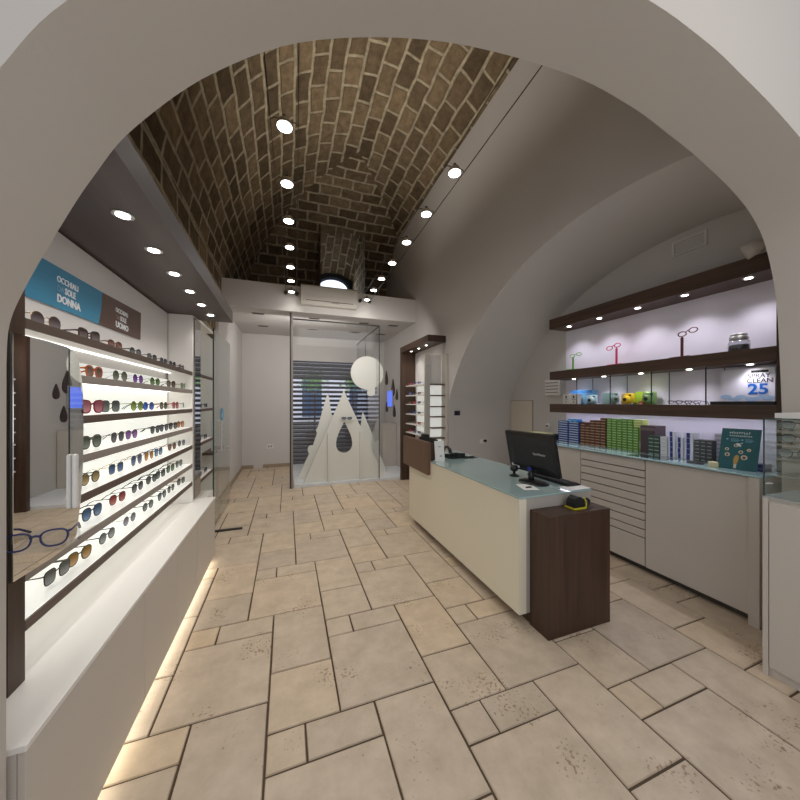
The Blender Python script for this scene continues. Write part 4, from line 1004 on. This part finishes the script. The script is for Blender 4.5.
B('end_post', M['cab'], ni, 2.356, 2.392, 4.46, 4.61, 0, 2.27, .002)
cols = [((180, 40, 40), (160, 60, 60)), (BK, (80, 90, 140)), ((60, 80, 150), (110, 130, 180)), (BK, (90, 90, 90)), ((110, 70, 50), (140, 100, 70))]
q = 0
for r, z in enumerate((1.82, 1.637, 1.473, 1.29, 1.108, .943)):
    for k, y in enumerate((5.6, 5.38, 5.16)):
        fc, lc = cols[(r*2+k) % 5]; q += 1
        eyewear((2.19, y, z+.0005), PI, '%s-rimmed glasses in the far niche, %s shelf down, %s from the wood side' % (('red', 'black', 'blue', 'smoke', 'brown')[(r*2+k) % 5], ORD[r], ORD[k]), 'glasses in the far niche', 'panto', fc, lc, small=True)

# ================================================================== SHOP WINDOW
struct(B('trim_window_plinth', mat('plinth_white', rgb(222, 224, 226), .35), None, .12, 2.39, 5.87, 7.9, 0, .045))
dr = bpy.data.objects.new('door_1', None); COL.objects.link(dr); dr.location = (.066, 5.86, 0); struct(dr)
B('post', M['steeld'], dr, .045, .070, 5.845, 5.87, 0, 3.07)
B('post', M['shelfg'], dr, .072, .100, 5.848, 5.868, 0, 3.07)
B('jamb', M['cab'], dr, .045, .10, 5.872, 5.90, 0, 3.07)
wn = bpy.data.objects.new('window_2', None); COL.objects.link(wn); wn.location = (.9, 5.86, .045); struct(wn)
B('pane', M['glass'], wn, .10, 1.655, 5.856, 5.864, .046, 2.95)
B('top_rail', M['steeld'], wn, .10, 1.665, 5.850, 5.868, 2.95, 2.972)
B('side_pane', M['glass'], wn, 1.658, 1.664, 5.868, 7.93, .046, 2.95)
B('side_rail', M['steeld'], wn, 1.652, 1.668, 5.869, 7.94, 2.952, 2.966)
B('corner_edge', M['gedged'], wn, 1.655, 1.667, 5.853, 5.866, .046, 2.949)
B('back_edge', M['gedged'], wn, 1.655, 1.667, 7.0, 7.012, 1.9, 2.949)
# recessed slot lights in the soffit
k = 0
for (x, y) in ((-.48, 6.13), (-.46, 7.09), (.48, 6.14), (.5, 7.08), (1.43, 6.16), (1.44, 7.05), (2.04, 6.16), (2.04, 7.05)):
    t = thing('recessed_light', (x, y, 3.07), 'unlit grey rectangular recessed light in the %s row of the soffit, %s from the left' % (('front', 'back')[k % 2], ORD[k//2]), 'light', 'unlit recessed lights in the soffit'); k += 1
    B('bezel', M['shelfg'], t, x-.10, x+.10, y-.05, y+.05, 3.066, 3.075)
    B('louvre', M['gap'], t, x-.085, x+.085, y-.035, y+.035, 3.063, 3.0655)
# air conditioner on the header
ac = thing('air_conditioner', (.7, 5.7, 3.17), 'long white wall air conditioner mounted on the header under the high window', 'air conditioner')
MB().prism([(5.80, 3.19), (5.62, 3.17), (5.57, 3.22), (5.56, 3.47), (5.60, 3.50), (5.80, 3.50)], .96, lambda a, b, t: (.22+t, a, b)).build('casing', mat('ac_white', rgb(200, 194, 184), .5), ac)
B('air_flap', M['cab'], ac, .30, 1.10, 5.555, 5.562, 3.235, 3.30)
B('slot', M['gap'], ac, .30, 1.10, 5.553, 5.5585, 3.225, 3.233)
B('label', M['shelfg'], ac, .72, .86, 5.553, 5.5585, 3.205, 3.215)
# roller shutter
rs = thing('roller_shutter', (1.0, 7.9, 0), 'closed grey roller shutter with open see-through slats in the middle', 'shutter')
mb = MB()
def slat(z): mb.prism([(7.985, z), (7.965, z+.012), (7.955, z+.045), (7.965, z+.078), (7.985, z+.09), (7.99, z+.045)], 1.87, lambda a, b, t: (.09+t, a, b))
z = .0
while z < .96: slat(z); z += .095
z = 2.08
while z < 2.47: slat(z); z += .095
mb.build('solid_slats', M['shutter'], rs)
mb = MB(); z = .97
while z < 2.06:
    mb.box(.09, 1.96, 7.962, 7.982, z, z+.055); mb.box(.09, 1.96, 7.97, 7.974, z+.055, z+.06); z += .1085
for x in (.10, .5, .95, 1.4, 1.92): mb.box(x, x+.008, 7.972, 7.978, .97, 2.06)
mb.build('open_slats', mat('shutter_dark', rgb(58, 58, 64), .5, .4), rs)
B('side_guide', M['shutter'], rs, .08, .11, 7.95, 7.995, 0, 2.5); B('side_guide', M['shutter'], rs, 1.93, 1.96, 7.95, 7.995, 0, 2.5)

# mountains of white board
def tri_board(name, label, out, holes, y, d=.035):
    t = thing(name, ((out[0][0]+out[1][0])/2, y, .045), label, 'window decoration')
    shape2d('board', [out]+holes, d, xz(y), M['card'], t); return t
hole = [(1.015+.178*math.sin(a)*(math.sin(a/2)**.6 if a > 0 else 0), .0) for a in [0]]
drop = []
for k in range(40):
    a = 2*PI*k/40; drop.append((1.012+.172*math.sin(a)*math.sin(a/2)**1.4*1.25, .855+.30*math.cos(a)))
m1 = tri_board('mountain_cutout', 'large white triangular board with a teardrop hole in the shop window', [(.275, .046), (1.79, .046), (1.03, 1.66), (1.0, 1.76), (.985, 1.66)], [drop], 5.98)
B('fold', M['card'], m1, .70, .73, 5.905, 5.96, .047, .95); B('fold', M['card'], m1, 1.30, 1.33, 5.905, 5.96, .047, .95)
o2 = [(.17, .046), (.80, .046), (.86, 1.0), (.765, 1.62), (.745, 1.66), (.725, 1.62), (.56, 1.03)]+[(.56+.035*math.cos(a), .96+.05*math.sin(a)) for a in (2.0, 2.6, 3.2, 3.8, 4.3)]+[(.47, .68)]+[(.42+.05*math.cos(a), .60+.08*math.sin(a)) for a in (1.4, 2.0, 2.6, 3.2, 3.8, 4.3)]
tri_board('mountain_cutout', 'tall white pointed board with scalloped left edge behind the large triangle', o2, [], 6.3)
tri_board('mountain_cutout', 'smaller white pointed board half hidden right of the large triangle', [(1.30, .046), (1.98, .046), (1.60, 1.0), (1.47, 1.30), (1.45, 1.22)], [], 6.42)
tri_board('mountain_cutout', 'low white rounded board at the right end of the window plinth', [(1.62, .046), (1.90, .046), (1.92, .66), (1.88, .66), (1.76, .5)], [], 6.8)
bl = thing('hanging_disc', (1.485, 6.1, 2.08), 'large white round board with a small rounded tail hanging in the window', 'window decoration')
cpts = [(1.485+.325*math.cos(a), 2.08+.325*math.sin(a)) for a in [math.radians(-62+k*(360-36)/44) for k in range(45)]]
tail = [(1.495, 1.74)]+[(1.56+.078*math.cos(a), 1.70+.078*math.sin(a)) for a in [math.radians(180+k*18) for k in range(11)]]
shape2d('board', [cpts+tail], .03, xz(6.1), M['card'], bl)
MB().tube([(1.485, 6.1, 2.40), (1.485, 6.1, 3.074)], .002, 5).build('thread', M['steeld'], bl)
eyewear((1.05, 5.93-.02, 1.175), -PI/2, 'dark blue-grey sunglasses perched on the front of the large white triangle', None, 'cat', (50, 56, 72), (80, 90, 110), lw=.085, lh=.045, thick=.006)
tag(B('glass_tray', M['glass'], None, .92, 1.30, 5.80, 5.958, 1.168, 1.1745), 'small clear ledge on the large white triangle carrying sunglasses', 'ledge')
bx = thing('display_block', (2.2, 7.3, .045), 'tall plain greige block on the plinth by the right window wall', 'block')
MB().box(2.05, 2.385, 6.95, 7.7, .046, 1.02, .004).build('block_body', M['cab'], bx)
# teardrops and blue screen on the wall
for k, (u, v0, v1) in enumerate(((386.3, 371, 385), (392.8, 379, 396), (396.6, 389, 400), (386.6, 402, 412), (394, 405, 417))):
    X = 2.38; y = yat(u, X); za, zb_ = zat(u, v0, X), zat(u, v1, X); h = za-zb_
    P_ = [(y+.42*h*math.sin(a)*math.sin(a/2)**1.4, zb_+h/2+h/2*math.cos(a)) for a in [2*PI*i/28 for i in range(28)]]
    tag(shape2d('wooden_teardrop', [P_], .02, yz(2.385), M['wood'], None), 'dark wooden teardrop on the window side wall, %s of five from the far end' % ORD[[0, 2, 4, 1, 3][k]], 'wall decoration', 'wooden teardrops by the blue screen')
sn = thing('wall_screen', (2.37, 7.35, 1.4), 'small portrait screen glowing blue between the wooden teardrops', 'screen')
B('screen_frame', M['steel'], sn, 2.368, 2.392, 7.20, 7.62, 1.38, 1.80, .003); B('display', M['screen'], sn, 2.364, 2.3675, 7.22, 7.60, 1.40, 1.78)

# ---- street beyond the shutter
struct(B('ground', mat('street_paving', rgb(140, 136, 130), .8), None, -6, 10, 8.2, 16, -.12, -.02))
fc_ = thing('street_building', (1.5, 14.2, 0), 'pale sunlit building across the street with blue shuttered windows', 'building')
B('facade', mat('facade', rgb(215, 212, 220), .8, emit=(.8, .84, 1), es=.25), fc_, -6, 10, 14, 14.4, -.02, 7)  # slight emission puts daylight into the wall colour
for x in (-1.6, 0.6, 2.6, 4.6):
    f = B('window', mat('window_blue', rgb(86, 104, 136), .4, emit=(.2, .3, .6), es=.08), fc_, x, x+.8, 13.95, 13.995, .9, 2.5)
    B('sill', M['paper'], f, x-.1, x+.9, 13.85, 13.99, .8, .88)
for k, (x, h) in enumerate(((.9, 2.55), (2.25, 2.6), (3.4, 2.5))):
    t = thing('street_shrub', (x, 11.5, -.02), 'green potted street shrub outside the shutter, %s from the left' % ORD[k], 'shrub', 'shrubs across the street')
    MB().lathe([(.18, 0), (.24, .02), (.28, .45), (.25, .46)], (x, 11.5, -.019), 14).build('pot', mat('terracotta', rgb(150, 90, 60), .8), t)
    MB().tube([(x, 11.5, .4), (x+.03, 11.5, 1.3), (x, 11.5, 1.9)], .03, 7).build('stem', M['woodm'], t)
    mb = MB()
    for i in range(260):
        v = Vector((random.gauss(0, .2), random.gauss(0, .2), random.gauss(0, .2))); c = Vector((x, 11.5, h-.3))+v
        d1 = Vector((random.uniform(-1, 1), random.uniform(-1, 1), random.uniform(-1, 1))).normalized()*.06; d2 = d1.orthogonal().normalized()*.03
        mb.quad(c-d1, c+d2, c+d1, c-d2)
    mb.build('foliage', mat('leaves', rgb(110, 150, 70), .7, emit=(.3, .5, .15), es=.15), t, fix=False)

# ================================================================== LIGHT
w_ = bpy.data.worlds.new('world'); sc.world = w_; w_.use_nodes = True
bg = w_.node_tree.nodes['Background']; bg.inputs[0].default_value = (.80, .84, .92, 1); bg.inputs[1].default_value = .7
light('room_fill', 'AREA', (1.2, -.9, 2.9), 21, None, 2.5, col=(1, .98, .95), direction=(0, .9, -.5))  # added fill from behind the camera, brightens the near arch wall
light('street_day_fill', 'AREA', (1.0, 9.5, 5.0), 110, None, 3, col=(.85, .9, 1), direction=(0, 1, -.5))  # added area lamp in place of daylight on the facade
light('vault_fill', 'AREA', (.9, 3.3, 3.45), 27, None, 1.4, col=(1, .95, .88), direction=(0, .05, 1), sizey=3.6)  # added unseen fill that lifts the brick vault, no real fixture
light('vestibule_fill', 'AREA', (.3, 5.95, 2.75), 13, None, 1.4, col=(1, .98, .96), direction=(0, 1, -.45), sizey=.3)  # added fill for the dim vestibule walls, no fixture here
light('display_fill', 'AREA', (1.0, 4.9, 2.85), 15, None, 1.6, col=(1, .98, .96), direction=(0, 1, -1.0), sizey=.4)  # added fill aimed at the window boards, not a shop lamp
light('window_daylight', 'AREA', (1.12, 8.1, 4.3), 4, None, .6, col=(.8, .9, 1), direction=(0, -1, -.3))

# ================================================================== CAMERA
bpy.data.lights['vault_fill'].spread = math.radians(125)
cam = bpy.data.cameras.new('camera'); co = bpy.data.objects.new('camera', cam); COL.objects.link(co)
co.location = (0, 0, 1.5); co.rotation_euler = (PI/2, 0, -YAW)
cam.sensor_width = 36; cam.lens = F/800*36; cam.shift_y = 2.5/800
cam.clip_start = .02
sc.camera = co
sc.view_settings.view_transform = 'Standard'
sc.view_settings.look = 'None'
sc.view_settings.exposure = 0
sc.cycles.use_denoising = True
sc.cycles.max_bounces = 10
sc.cycles.transparent_max_bounces = 40
